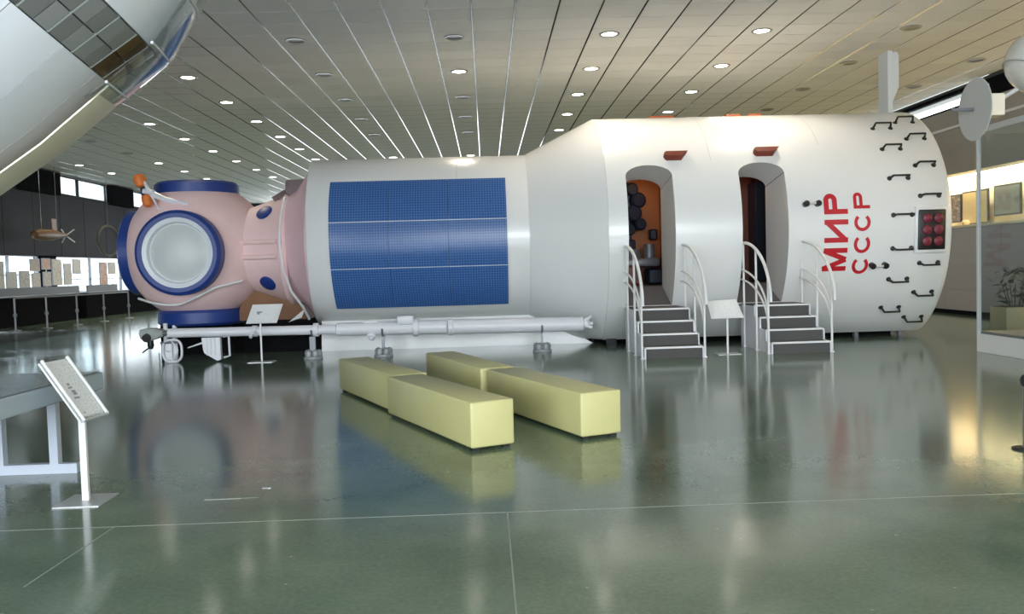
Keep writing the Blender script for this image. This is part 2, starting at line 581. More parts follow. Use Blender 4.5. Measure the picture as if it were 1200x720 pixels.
# ------ right wall: panelled base, lit niche, upper wall and clerestory
wr = struct('wall_right', box(BM(), XR + 0.06, XR + 0.3, YF, YB, 0.0, 2.2), M['wall'])
for zc0, zc1 in ((0.10, 0.62), (0.63, 1.30), (1.31, 2.18)):
    for k in range(8):
        y0 = 10 + k * 2.4
        struct('wall_panel', box(BM(), XR, XR + 0.06, y0 + 0.006, y0 + 2.394, zc0, zc1), M['wall_panel'], wr)
struct('wall_upper', box(BM(), XR, XR + 0.3, YF, YB, 3.57, 5.22), M['wall'], wr)
struct('wall_ledge', box(BM(), XR - 0.06, XR, YF, YB, 4.72, 4.78), M['white_trim'], wr)
struct('niche_back', box(BM(), XR + 0.62, XR + 0.8, YF, YB, 2.2, 3.6), M['niche'], wr)
struct('niche_shelf', box(BM(), XR - 0.03, XR + 0.62, YF, YB, 2.19, 2.25), M['niche'], wr)
struct('niche_top', box(BM(), XR + 0.3, XR + 0.62, YF, YB, 3.57, 3.62), M['niche'], wr)
struct('baseboard_right', box(BM(), XR - 0.02, XR + 0.06, YF, YB, 0.0, 0.10), M['black'])
window('window_6', XR + 0.07, 14.0, 18.6, 5.22, 5.625, (), M['black'], False, t=0.05)
window('window_7', XR + 0.07, 20.0, 27.0, 5.22, 5.625, (), M['black'], False, t=0.05)
window('window_8', XR + 0.07, 29.0, 46.0, 5.22, 5.625, (34, 40), M['black'], False, t=0.05)
struct('wall_pier', box(BM(), XR, XR + 0.3, 18.6, 20.0, 5.22, ZC), M['black'], wr)
struct('wall_pier', box(BM(), XR, XR + 0.3, YF, 14.0, 5.22, ZC), M['wall'], wr)
struct('wall_pier', box(BM(), XR, XR + 0.3, 27.0, 29.0, 5.22, ZC), M['wall'], wr)
struct('wall_pier', box(BM(), XR, XR + 0.3, 46.0, YB, 5.22, ZC), M['wall'], wr)
struct('wall_head', box(BM(), XR - 0.02, XR + 0.3, YF, YB, 5.625, ZC), M['black'], wr)

# ------ back wall (behind the space station) and front wall (behind the camera)
wb = struct('wall_back', box(BM(), XL, XR, YB, YB + 0.3, 0, 0.9), M['dark_wall'])
struct('wall_upper', box(BM(), XL, XR, YB, YB + 0.3, 5.3, ZC), M['dark_wall'], wb)
struct('wall_pier', box(BM(), 3.5, XR, YB, YB + 0.3, 0.9, 5.3), M['dark_wall'], wb)
struct('wall_pier', box(BM(), XL, -12.5, YB, YB + 0.3, 0.9, 5.3), M['dark_wall'], wb)
wf = struct('wall_front', box(BM(), XL, XR, YF - 0.3, YF, 0, 0.8), M['front_wall'])
struct('wall_upper', box(BM(), XL, XR, YF - 0.3, YF, 4.9, ZC), M['front_wall'], wf)
for k in range(7):
    x = -13.5 + k * 4.2
    struct('wall_mullion', box(BM(), x - 0.12, x + 0.12, YF - 0.3, YF, 0.8, 4.9), M['front_wall'], wf)
ground = struct('ground', box(BM(), -90, XL - 0.5, -30, 110, -0.5, -0.25), M['ground'])

# niche lighting: a warm tube along the top of the lit niche
nl = thing('niche_light', 'long warm tube lamp along the top of the lit wall niche', 'lamp', (XR + 0.2, 20, 3.5))
obj('lamp_tube', tube(BM(), [(XR + 0.36, 8, 3.53), (XR + 0.36, 34, 3.53)], 0.02, 8), M['strip_on'], nl)
obj('lamp_channel', box(BM(), XR + 0.31, XR + 0.41, 8, 34, 3.553, 3.57), M['white_trim'], nl)
lamp('niche_glow', 'AREA', (XR + 0.36, 20, 3.50), 260, (1.0, 0.80, 0.48), aim=(0.35, 0, -1), shape='RECTANGLE', size=26, size_y=0.1).rotation_euler = (0, R(-20), R(0))
bpy.data.objects['niche_glow'].data.size = 0.1
bpy.data.objects['niche_glow'].data.size_y = 26

# ------ ceiling downlights, on a grid
LX = {0: -14.55, 1: -11.72, 2: -8.93, 3: -6.08, 4: -3.265, 5: -0.45, 6: 2.33, 7: 5.095, 8: 7.83, 9: 10.58}
LY = [15.47 + 2.655 * k for k in range(9)]
WORD = ['first', 'second', 'third', 'fourth', 'fifth', 'sixth', 'seventh', 'eighth', 'ninth', 'tenth']
ROWS = {0: 'line nearest the dark left wall', 1: 'second line out from the left wall',
        2: 'line ending over the blue topped hub', 3: 'line left of the white ceiling streaks',
        4: 'line over the module\'s left end', 5: 'line over the solar panel',
        6: 'line over the cone by the left doorway', 7: 'line over the right doorway',
        8: 'line beside the roof mast', 9: 'line nearest the lit right wall'}
GRID = {0: {6: 1, 7: 1, 8: 1}, 1: {4: 0, 5: 0, 6: 1, 7: 1, 8: 1}, 2: {3: 1, 4: 1, 5: 1, 6: 1, 7: 1, 8: 1},
        3: {1: 1, 2: 1, 3: 1, 4: 1, 5: 1, 6: 1, 7: 1}, 4: {0: 0, 1: 0, 2: 0, 3: 0, 4: 0, 6: 1}, 5: {0: 0, 1: 1, 2: 0, 3: 0, 4: 0, 6: 1},
        6: {0: 1, 1: 1, 2: 1, 3: 1, 4: 1}, 7: {0: 1, 1: 1, 2: 1, 3: 1}, 8: {0: 0, 1: 0, 2: 0, 3: 0}, 9: {1: 0, 2: 0}}
rim_me = finish('rim', lathe(BM(), [(0, 0.135), (-0.012, 0.14), (-0.016, 0.175), (0, 0.19)], (0, 0, 0), (0, 0, 1), 24, caps=False), M['light_rim'])
on_me = finish('lens', lathe(BM(), [(-0.006, 0.136), (-0.010, 0.07), (-0.011, 0.001)], (0, 0, 0), (0, 0, 1), 20, caps=False), M['light_on'])
off_me = finish('lens', lathe(BM(), [(-0.006, 0.136), (0.0, 0.10), (-0.004, 0.001)], (0, 0, 0), (0, 0, 1), 20, caps=False), M['light_off'])
for c, rows in GRID.items():
    for n, (k, lit) in enumerate(sorted(rows.items())):
        x, y = LX[c], LY[k]
        t = thing('downlight', '%s round downlight, %s from front in the %s' % ('lit' if lit else 'unlit', WORD[n], ROWS[c]),
                  'ceiling light', (x, y, ZC - 0.001), 'ceiling downlights')
        inst(rim_me, 'rim', t)
        inst(on_me if lit else off_me, 'lens', t)
        if lit:
            l = lamp('downlight_beam', 'SPOT', (0, 0, -0.03), 110, (1.0, 0.88, 0.70), parent=t, spot_size=R(120), spot_blend=0.6, shadow_soft_size=0.12)

# ================================================================== THE SPACE STATION MODULE
AY, AZ, R1, R2 = 17.0, 2.1, 2.26, 1.61
mod = thing('station_module', 'long white space station core module with pink docking hub, blue solar panel and red letters', 'spacecraft', (0, AY, 0))


def cp(x, th, r=R1, z=AZ):
    return Vector((x, AY - r * cos(R(th)), z + r * sin(R(th))))


TH_BOT = -math.degrees(math.asin((AZ - 0.10) / R1))      # flat cut under the hull
doors = [(2.48, 3.30), (4.47, 5.28)]
TH_SILL = -math.degrees(math.asin((AZ - 0.76) / R1))


def arch(x, d):
    a, b = d
    t = (x - (a + b) / 2) / ((b - a) / 2)
    return 24.7 + 5.6 * math.sqrt(max(0, 1 - t * t * 0.999))


def x_end(x, th, xe=8.24):
    """right rim leans very slightly"""
    return x


xs = [2.13]
for a, b in doors:
    xs += [a + (b - a) * (0.5 - 0.5 * cos(pi * i / 12)) for i in range(13)]
xs += [3.7, 4.1, 5.8, 6.4, 7.0, 7.6, 8.10]
xs = sorted(set(round(x, 4) for x in xs))
bm = BM()
prev = None
TB2 = 180 - TH_BOT
for x in xs:
    d = next((d for d in doors if d[0] - 1e-3 <= x <= d[1] + 1e-3), None)
    tt = arch(x, d) if d else 24.7
    rows = [TH_BOT + (TH_SILL - TH_BOT) * i / 8 for i in range(9)]
    rows += [TH_SILL + (tt - TH_SILL) * i / 20 for i in range(1, 21)]
    rows += [tt + (90 - tt) * i / 20 for i in range(1, 21)]
    rows += [90 + (TB2 - 90) * i / 40 for i in range(1, 41)]
    vs = [bm.verts.new(cp(x + (0.10 * (1 - cos(R(t))) if x > 8.05 else 0), t)) for t in rows]
    if prev:
        pv, px = prev
        mid = (px + x) / 2
        hole = any(a < mid < b for a, b in doors)
        for i in range(len(vs) - 1):
            if hole and 8 <= i < 28:
                continue
            bm.faces.new((pv[i], vs[i], vs[i + 1], pv[i + 1]))
    prev = (vs, x)
hull = obj('large_hull', bm, M['hull'], mod, sharp=60)


def cut_ring(x, r, n=72, lift=0.0, flat=0.10, shear=0.0):
    out = []
    for i in range(n):
        th = 360 * i / n
        p = cp(x, th, r)
        p.z = max(p.z, flat)
        p.x += shear * (1 - cos(R(th)))
        out.append(p)
    return out


# right end: rounded rim and closing face
bm = BM()
rr = [[bm.verts.new(p) for p in cut_ring(8.10 + dx, r, shear=0.10)] for dx, r in ((0.0, R1), (0.04, R1 - 0.006), (0.075, R1 - 0.03), (0.09, R1 - 0.08))]
ring_loft(bm, rr, caps=False)
bm.faces.new(rr[-1])
obj('end_cap', bm, M['hull'], mod)
# cone between the two hull diameters
bm = BM()
rr = []
for i in range(9):
    f = i / 8
    rr.append([bm.verts.new(p) for p in cut_ring(0.80 + 1.33 * f, R2 + (R1 - R2) * f)])
ring_loft(bm, rr, caps=False)
obj('hull_cone', bm, M['hull'], mod)
bm = BM()
rr = [[bm.verts.new(p) for p in cut_ring(x, r, shear=s)] for x, r, s in ((-3.22, R2 - 0.25, -0.10), (-3.22, R2 - 0.02, -0.10), (-3.20, R2, -0.1), (-1.5, R2, 0), (0.80, R2, 0))]
ring_loft(bm, rr, caps=False)
obj('small_hull', bm, M['hull'], mod, sharp=50)
# thin seams of the hull plating
for x, r, t0, t1 in ((0.80, R2, -60, 120), (2.135, R1, -60, 120), (4.02, R1, 32, 120), (-0.50, R2, 40, 110), (6.02, R1, 40, 120)):
    bm = BM()
    n = 30
    a = [bm.verts.new(cp(x - 0.006, t0 + (t1 - t0) * i / n, r + 0.003)) for i in range(n + 1)]
    b = [bm.verts.new(cp(x + 0.006, t0 + (t1 - t0) * i / n, r + 0.003)) for i in range(n + 1)]
    ring_loft(bm, [a, b], closed=False)
    obj('hull_seam', bm, M['seam_grey'], mod)
# fairing skirt under the small hull, standing on the floor
bm = BM()
prism(bm, [(-3.21, 0.0), (2.02, 0.0), (1.6, 0.25), (0.8, 0.58), (-3.19, 0.58)], 1, 16.46, 16.54)
obj('skirt_panel', bm, M['hull'], mod)
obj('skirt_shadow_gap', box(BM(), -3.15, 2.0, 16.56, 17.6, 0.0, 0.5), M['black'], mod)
for x, y in ((2.3, 15.9), (3.9, 16.05), (5.9, 16.05), (7.0, 16.05), (7.85, 16.05), (2.3, 17.9), (5.0, 17.9), (7.85, 17.9)):
    w = 0.09 if x < 3 else 0.035
    obj('support_foot', box(BM(), x - w, x + w, y - 0.05, y + 0.05, 0, 0.12), M['foot'] if x < 3 else M['stand_grey'], mod)
obj('support_skid', box(BM(), 2.3, 7.9, 16.5, 17.6, 0.0, 0.115), M['black'], mod)

# doorway tunnels and the cabin behind them
for a, b in doors:
    bm = BM()
    th_s = TH_SILL
    n = 12
    prof = [(a, 0.76)]
    for i in range(n + 1):
        x = a + (b - a) * (0.5 - 0.5 * cos(pi * i / n))
        prof.append((x, None))
    prof.append((b, 0.76))

    def pt(x, z, y):
        if z is None:
            q = cp(x, arch(x, (a, b)))
            return (x, q.y if y is None else y, q.z - (0 if y is None else 0.16))
        q = AY - math.sqrt(R1 ** 2 - (z - AZ) ** 2)
        return (x, q if y is None else y, z)
    # jambs follow the curve of the hull
    zs = [0.76 + (3.04 - 0.76) * i / 16 for i in range(17)]
    for xx in (a, b):
        f_ = [bm.verts.new((xx, AY - math.sqrt(R1 ** 2 - (z - AZ) ** 2) + 0.001, z)) for z in zs]
        g_ = [bm.verts.new((xx, 15.97, min(z, 2.88))) for z in zs]
        ring_loft(bm, [f_, g_], closed=False)
    f_ = [bm.verts.new(pt(x, z, None)) for x, z in prof[1:-1]]
    g_ = [bm.verts.new(pt(x, z, 15.97)) for x, z in prof[1:-1]]
    ring_loft(bm, [f_, g_], closed=False)
    obj('doorway_reveal', bm, M['hull_in'], mod)
    obj('doorway_ramp', prism(BM(), [(15.2, 0.70), (15.2, 0.757), (15.99, 1.08), (15.99, 0.70)], 0, a, b), M['carpet'], mod)
bm = BM()
box(bm, 2.2, 8.0, 17.7, 17.8, 0.7, 3.6)
cab = obj('cabin_wall', bm, M['red_brown'], mod)
obj('cabin_floor', box(BM(), 2.2, 8.0, 15.99, 17.7, 1.0, 1.08), M['carpet'], mod)
obj('cabin_ceiling', box(BM(), 2.2, 8.0, 15.95, 17.7, 3.55, 3.6), M['red_brown'], mod)
for x0, x1 in ((2.2, 2.4), (3.45, 4.35), (5.4, 8.0)):
    obj('cabin_partition', box(BM(), x0, x1, 15.9, 15.98, 0.7, 3.6), M['red_brown'], mod)
obj('orange_lining', box(BM(), 2.75, 4.0, 17.62, 17.7, 1.5, 3.5), M['orange_wall'], mod)
obj('orange_lining', box(BM(), 3.6, 3.66, 15.98, 17.7, 0.72, 3.5), M['orange_wall'], mod)
# equipment seen through the left doorway
bm = BM(); box(bm, 2.5, 2.95, 17.2, 17.5, 1.95, 3.15, 0.03)
for x_, z_, r_ in ((2.92, 3.0, .13), (3.05, 2.78, .15), (2.95, 2.52, .16), (3.08, 2.3, .12), (2.86, 2.2, .12)):
    lathe(bm, [(0, 0.02), (0.0, r_), (0.16, r_ * 1.05), (0.2, r_ * .8), (0.2, 0.02)], (x_, 17.2, z_), (0.2, -1, 0), 14)
obj('equipment_rack', bm, M['navy'], mod)
bm = BM(); box(bm, 2.6, 3.0, 17.0, 17.5, 1.7, 2.0, 0.05, 2)
obj('equipment_case', bm, M['navy'], mod)
bm = BM(); box(bm, 2.7, 3.45, 16.9, 17.4, 1.45, 1.62, 0.04, 2); lathe(bm, [(0, .16), (.18, .14)], (2.95, 17.1, 1.62), (0, 0, 1), 16); lathe(bm, [(0, .12), (.28, .10)], (3.28, 17.1, 1.62), (0, 0, 1), 16)
obj('control_desk', bm, M['stand_grey'], mod)
bm = BM(); box(bm, 3.3, 3.46, 17.1, 17.3, 1.98, 2.2, 0.03); box(bm, 3.52, 3.58, 16.6, 17.0, 1.6, 2.6, 0.02)
obj('instrument_box', bm, M['navy'], mod)
bm = BM(); box(bm, 2.5, 3.05, 16.8, 17.3, 1.08, 1.48, 0.04)
obj('equipment_cabinet', bm, M['red_brown'], mod)
bm = BM(); box(bm, 3.22, 3.55, 17.0, 17.4, 1.08, 1.42, 0.05)
obj('equipment_cabinet', bm, M['navy'], mod)
bm = BM(); tube(bm, [(2.5, 16.3, 2.95), (2.66, 16.3, 3.06)], 0.03, 8)
obj('grab_tube', bm, M['white_metal'], mod)
# cabinet and switch lights through the right doorway
bm = BM(); box(bm, 5.42, 5.75, 17.05, 17.6, 1.08, 3.1, 0.02)
obj('equipment_cabinet', bm, M['navy'], mod)
pn = obj('switch_panel', box(BM(), 5.0, 5.5, 17.5, 17.6, 1.1, 3.4), M['red_brown'], mod)
for x, z in ((5.33, 2.75), (5.42, 2.5), (5.33, 2.05), (5.40, 2.05), (5.34, 1.8), (5.42, 1.8), (5.36, 1.55)):
    obj('switch', box(BM(), x - 0.035, x + 0.035, 17.47, 17.5, z - 0.012, z + 0.012), M['lens_red'], pn)
lamp('cabin_lamp', 'POINT', (3.05, 16.45 - AY, 3.35), 5, (1.0, 0.62, 0.3), parent=mod, shadow_soft_size=0.08)
lamp('cabin_lamp', 'POINT', (4.9, 16.5 - AY, 3.3), 3, (1.0, 0.55, 0.3), parent=mod, shadow_soft_size=0.08)


# everything that sits on the curved hull is made at the axis and turned into place
def on_hull(name, bm, mt, th, lab=None):
    o = obj(name, bm, mt)
    o.parent = mod
    o.location = (0, 0, AZ)
    o.rotation_euler = (R(-th), 0, 0)
    if lab:
        o['label'] = lab
    return o


# hoods over the doors
for x0, x1, th in ((3.19, 3.62, 34.7), (4.80, 5.26, 35.8)):
    bm = BM()
    out = [(x0 + 0.05, 0.085), (x0 + 0.015, 0.05), (x0, 0.0), (x0 + 0.015, -0.05), (x0 + 0.05, -0.085), (x1 - 0.12, -0.085), (x1, 0.085)]
    r0 = [bm.verts.new((x, -R1 + 0.02, z)) for x, z in out]
    r1 = [bm.verts.new((x, -R1 - 0.07, z * 0.9)) for x, z in out]
    r2 = [bm.verts.new((x, -R1 - 0.10, z * 0.6)) for x, z in out]
    ring_loft(bm, [r0, r1, r2])
    on_hull('door_hood', bm, M['vent'], th)


# handles
def handle_bm():
    bm = BM()
    tube(bm, [(-0.145, -R1 - 0.125, 0), (0.145, -R1 - 0.125, 0)], 0.017, 8)
    for q in (-1, 1):
        tube(bm, [(q * 0.14, -R1 - 0.125, 0), (q * 0.165, -R1 + 0.01, 0)], [0.017, 0.024], 6)
        lathe(bm, [(0, 0.045), (0.02, 0.04), (0.03, 0.02)], (q * 0.165, -R1 + 0.005, 0), (0, -1, 0), 10)
    return bm


hsrc = None
for x, th in ((7.82, 56.4), (7.32, 51.0), (7.82, 42.3), (7.30, 36.0), (7.80, 26.4), (7.29, 20.2), (7.79, 11.6), (7.29, 3.3),
              (7.29, -11.5), (7.80, -18.5), (7.30, -26.0), (7.82, -33.2), (7.32, -41.9), (7.84, -49.1)):
    if hsrc is None:
        hsrc = on_hull('hull_handle', handle_bm(), M['handle'], th)
        o = hsrc
    else:
        o = hsrc.copy()
        COL.objects.link(o)
        o.rotation_euler = (R(-th), 0, 0)
    o.location = (x, 0, AZ)
# pale grips with dark ends
for x0, x1, th in ((5.58, 5.79, 9.1), (6.78, 7.01, -18.8)):
    bm = BM(); tube(bm, [(x0, -R1 - 0.08, 0), (x1, -R1 - 0.08, 0)], 0.02, 8)
    g = on_hull('hull_grip', bm, M['seam_grey'], th)
    for x in (x0, x1):
        bm = BM(); lathe(bm, [(0, 0.05), (0.10, 0.055), (0.12, 0.04), (0.12, 0.001)], (x, -R1 + 0.01, 0), (0, -1, 0), 14)
        obj('grip_end', bm, M['handle'], g, 'dark round grip end')
# lamp cluster by the right rim
bm = BM(); box(bm, 7.50, 8.07, -R1 - 0.02, -R1 + 0.06, -0.41, 0.41, 0.02, 2)
cl = on_hull('lamp_panel', bm, M['hull'], -3.5)
bm = BM(); box(bm, 7.55, 8.03, -R1 - 0.05, -R1 + 0.02, -0.35, 0.35, 0.02, 2)
obj('panel_face', bm, M['handle'], cl, 'black panel face')
for x in (7.69, 7.89):
    for z in (-0.20, 0.0, 0.20):
        bm = BM(); lathe(bm, [(0, 0.082), (0.03, 0.082), (0.045, 0.06), (0.05, 0.001)], (x, -R1 - 0.045, z), (0, -1, 0), 18)
        obj('red_lamp', bm, M['lens_red'], cl)


# red lettering wrapped on the hull: u runs along the hull (towards +x), v along the reading direction (upwards)
def stroke(bm, pts, w, x_of, th_of):
    """ribbon of width w along pts (a, b): a 0..1 across the letter from baseline to top, b along the line in metres"""
    n = len(pts)
    L_, R_ = [], []
    for i, p in enumerate(pts):
        p = Vector(p)
        a = Vector(pts[max(0, i - 1)]); b = Vector(pts[min(n - 1, i + 1)])
        t = (b - a).normalized(); q = Vector((-t.y, t.x)) * w / 2
        L_.append(p + q); R_.append(p - q)
    def P(v):
        return cp(x_of(v.x), th_of(v.y), R1 + 0.004)
    rows = [[bm.verts.new(P(v)) for v in (L_[i], R_[i])] for i in range(n)]
    for a, b in zip(rows[:-1], rows[1:]):
        bm.faces.new((a[0], a[1], b[1], b[0]))


def subdiv(a, b, n=8):
    return [(a[0] + (b[0] - a[0]) * i / n, a[1] + (b[1] - a[1]) * i / n) for i in range(n + 1)]


def letter(kind, xb, xt, th0, th1, w):
    """kind drawn in a box H (across, xb baseline to xt top) by W (along the arc th0 to th1)"""
    H = abs(xb - xt); W = R1 * R(th1 - th0)
    x_of = lambda h: xb + (xt - xb) * h / H
    th_of = lambda s: th0 + math.degrees(s / R1)
    h = w / 2
    bm = BM()
    S = lambda a, b, n=8, ww=w: stroke(bm, subdiv(a, b, n), ww, x_of, th_of)
    # points are (height, along)
    if kind == 'M':
        S((0, h), (H, h)); S((0, W - h), (H, W - h)); S((H, h), (h * 0.4, W / 2)); S((h * 0.4, W / 2), (H, W - h))
    elif kind == 'I':
        S((0, h), (H, h)); S((0, W - h), (H, W - h)); S((h, h), (H - h, W - h))
    elif kind == 'P':
        S((0, h), (H, h))
        ra = H * 0.56 / 2 - h
        c = (H - h - ra, W - h - ra)
        arc = [(H - h, h), (H - h, W - h - ra)]
        arc = subdiv(arc[0], arc[1], 4)
        arc += [(c[0] + ra * cos(t), c[1] + ra * sin(t)) for t in [pi * i / 14 for i in range(1, 15)]]
        arc += subdiv((c[0] - ra, c[1]), (c[0] - ra, h), 4)[1:]
        stroke(bm, arc, w, x_of, th_of)
    elif kind == 'C':
        pts = []
        for i in range(29):
            t = R(38 + (322 - 38) * i / 28)
            pts.append((H / 2 + (H / 2 - h) * sin(t), W / 2 + (W / 2 - h) * cos(t)))
        stroke(bm, pts, w, x_of, th_of)
    obj('letter', bm, M['red'], mod)


letter('M', 6.325, 5.905, -21.2, -10.6, 0.088)
letter('I', 6.325, 5.905, -8.2, 2.0, 0.088)
letter('P', 6.325, 5.905, 4.4, 13.7, 0.088)
letter('C', 6.72, 6.43, -22.9, -14.9, 0.058)
letter('C', 6.72, 6.43, -13.2, -5.0, 0.058)
letter('C', 6.72, 6.43, -3.4, 4.4, 0.058)
letter('P', 6.72, 6.43, 6.6, 13.9, 0.058)

# orange fittings on the roof line
for x0, x1 in ((3.25, 3.75), (4.75, 5.05), (5.2, 5.45)):
    bm = BM(); p = cp(x0, 84)
    box(bm, x0, x1, AY - 0.35, AY + 0.05, p.z - 0.05, p.z + 0.03, 0.02, 2)
    obj('roof_fitting', bm, M['roof_orange'], mod, 'small orange fitting on the roof')

# solar panel: three tilted rows of three plates
edges_x = [-2.795, -1.735, -0.66, 0.395]
edges_t = [39.4, 10.2, -19.0, -49.8]
for r_ in range(3):
    for c_ in range(3):
        bm = BM()
        ul = bm.loops.layers.uv.verify()
        x0, x1 = edges_x[c_] + 0.003, edges_x[c_ + 1] - 0.003
        t0, t1 = edges_t[r_] - 0.28, edges_t[r_ + 1] + 0.28
        n = 6
        outer = [[bm.verts.new(cp(x, t0 + (t1 - t0) * i / n, R2 + 0.06)) for x in (x0, x1)] for i in range(n + 1)]
        inner = [[bm.verts.new(cp(x, t0 + (t1 - t0) * i / n, R2 + 0.015)) for x in (x0, x1)] for i in range(n + 1)]
        for i in range(n):
            f = bm.faces.new((outer[i][0], outer[i][1], outer[i + 1][1], outer[i + 1][0]))
            for l, (a, b) in zip(f.loops, ((x0, i), (x1, i), (x1, i + 1), (x0, i + 1))):
                l[ul].uv = (a + 4, 2 - (R2 * R(abs(t1 - t0)) * b / n))
            bm.faces.new((outer[i][0], outer[i + 1][0], inner[i + 1][0], inner[i][0]))
            bm.faces.new((outer[i][1], inner[i][1], inner[i + 1][1], outer[i + 1][1]))
        bm.faces.new((outer[0][0], inner[0][0], inner[0][1], outer[0][1]))
        bm.faces.new((outer[n][0], outer[n][1], inner[n][1], inner[n][0]))
        obj('solar_panel', bm, M['solar'], mod)
bm = BM()
for t in (10.2, -19.0):
    a = [bm.verts.new(cp(x, t + 0.35, R2 + 0.045)) for x in (-2.81, 0.40)]
    b = [bm.verts.new(cp(x, t - 0.35, R2 + 0.045)) for x in (-2.81, 0.40)]
    bm.faces.new((a[0], a[1], b[1], b[0]))
obj('panel_rail', bm, M['white_metal'], mod)

# ------ docking hub
HX, HZ, HR = -5.62, 2.0, 1.36
bm = BM()
lathe(bm, [(-HR * cos(pi * i / 36), HR * sin(pi * i / 36)) for i in range(37)], (HX, AY, HZ), (1, 0, 0), 56, caps=False)
obj('docking_hub', bm, M['pink'], mod)


def port(d, rad, inner, thick, start=1.02, sh=(0, 0, 0)):
    bm = BM(); lathe(bm, [(0.9, inner + 0.05), (start + 0.12, inner + 0.05)], Vector((HX, AY, HZ)), d, 40)
    obj('port_neck', bm, M['pink'], mod)
    bm = BM()
    s = start
    lathe(bm, [(s, inner), (s, rad - 0.06), (s + 0.05, rad), (s + thick - 0.05, rad), (s + thick, rad - 0.06), (s + thick, inner), (s, inner)],
          Vector((HX, AY, HZ)) + Vector(sh), d, 48, caps=False)
    return obj('port_ring', bm, M['blue'], mod, 'blue padded port ring')


port((0, 0, 1), 0.79, 0.55, 0.27, 1.06)
bm = BM(); lathe(bm, [(1.25, 0.6), (1.30, 0.5), (1.32, 0.001)], (HX, AY, HZ), (0, 0, 1), 32); obj('port_cover', bm, M['blue'], mod)
port((0, 0, -1), 0.83, 0.55, 0.30, 1.13)
bm = BM(); lathe(bm, [(1.3, 0.6), (1.36, 0.001)], (HX, AY, HZ), (0, 0, -1), 32); obj('port_cover', bm, M['blue'], mod)
port((-1, 0, 0), 0.82, 0.55, 0.29, 1.01)
bm = BM(); lathe(bm, [(1.2, 0.6), (1.25, 0.001)], (HX, AY, HZ), (-1, 0, 0), 32); obj('port_cover', bm, M['port_white'], mod)
FS = Vector((0.055, 0, -0.055))
port((0, -1, 0), 0.775, 0.64, 0.34, 1.08, FS)
bm = BM(); lathe(bm, [(1.2, 0.67), (1.38, 0.67), (1.40, 0.65), (1.38, 0.56), (1.30, 0.53), (1.30, 0.4)], Vector((HX, AY, HZ)) + FS, (0, -1, 0), 48, caps=False)
obj('port_frame', bm, M['port_white'], mod, 'white inner port frame')
bm = BM(); lathe(bm, [(1.29, 0.54), (1.335, 0.45), (1.37, 0.3), (1.385, 0.15), (1.39, 0.001)], Vector((HX, AY, HZ)) + FS, (0, -1, 0), 40, caps=False)
obj('port_cover', bm, M['port_grey'], mod, 'frosted grey domed port cover')
# neck cone and collar
bm = BM(); lathe(bm, [(-4.75, 0.80), (-4.62, 0.80), (-3.86, 1.06), (-3.82, 1.12), (-3.74, 1.12), (-3.70, 1.08)], (0, AY, HZ), (1, 0, 0), 56, caps=False)
obj('neck_cone', bm, M['pink'], mod)
bm = BM(); lathe(bm, [(-3.74, 1.06), (-3.55, 1.18), (-3.26, 1.53), (-3.22, 1.53)], (0, AY, AZ - 0.03), (1, 0, 0), 56, caps=False)
obj('neck_collar', bm, M['pink_dark'], mod, 'mauve flared collar')
nr = lambda x: 0.80 + (x + 4.62) * 0.342
for z in (0.115, -0.165):
    bm = BM()
    pts = []
    for i in range(7):
        x = -4.72 + 0.86 * i / 6
        r = max(nr(x), 0.8)
        pts.append((x, AY - math.sqrt(max(0, r * r - z * z)) - 0.02, HZ + z))
    tube(bm, pts, 0.045, 8)
    obj('neck_rib', bm, M['pink'], mod)
for x, th in ((-4.16, 45), (-4.14, -43)):
    bm = BM(); r = nr(x)
    c = Vector((x, AY - r * cos(R(th)), HZ + r * sin(R(th))))
    nrm = Vector((-0.32, -cos(R(th)), sin(R(th)))).normalized()
    lathe(bm, [(-0.03, 0.16), (0.02, 0.16), (0.03, 0.14), (0.03, 0.001)], c, nrm, 24)
    obj('blue_patch', bm, M['blue'], mod, 'round blue patch')
# white hoses and the curved rail under the hub
hose = [(-3.78, 1.10, 58), (-3.78, 1.13, 30), (-3.79, 1.13, 5), (-3.76, 1.14, -20), (-3.66, 1.20, -42), (-3.5, 1.30, -58), (-3.42, 1.45, -68)]
bm = BM(); tube(bm, [(x, AY - (r + .03) * cos(R(t)), HZ + (r + .03) * sin(R(t))) for x, r, t in hose], 0.026, 8)
obj('white_hose', bm, M['white_metal'], mod)
bm = BM(); pts = []
for i in range(15):
    f = i / 14
    x = -6.62 + 2.02 * f
    z = 1.12 - 0.13 * sin(pi * min(1, f * 1.25)) + 0.28 * max(0, f - 0.45) / 0.55
    r = 1.43
    y2 = r * r - (x - HX) ** 2 - (z - HZ) ** 2
    pts.append((x, AY - math.sqrt(max(0.35, y2)), z))
tube(bm, pts, 0.024, 8)
obj('curved_rail', bm, M['white_metal'], mod)
# dark latch where the collar meets the hull, small white tag below
bm = BM(); box(bm, -3.78, -3.36, 16.4, 16.85, 3.00, 3.30, 0.05, 2); tube(bm, [(-4.05, 16.6, 2.95), (-3.7, 16.6, 3.15)], 0.05, 6)
obj('collar_latch', bm, M['latch'], mod)
bm = BM(); prism(bm, [(-3.66, 0.62), (-3.35, 0.86), (-3.42, 0.70)], 1, 15.75, 15.77)
obj('white_tag', bm, M['white_metal'], mod)
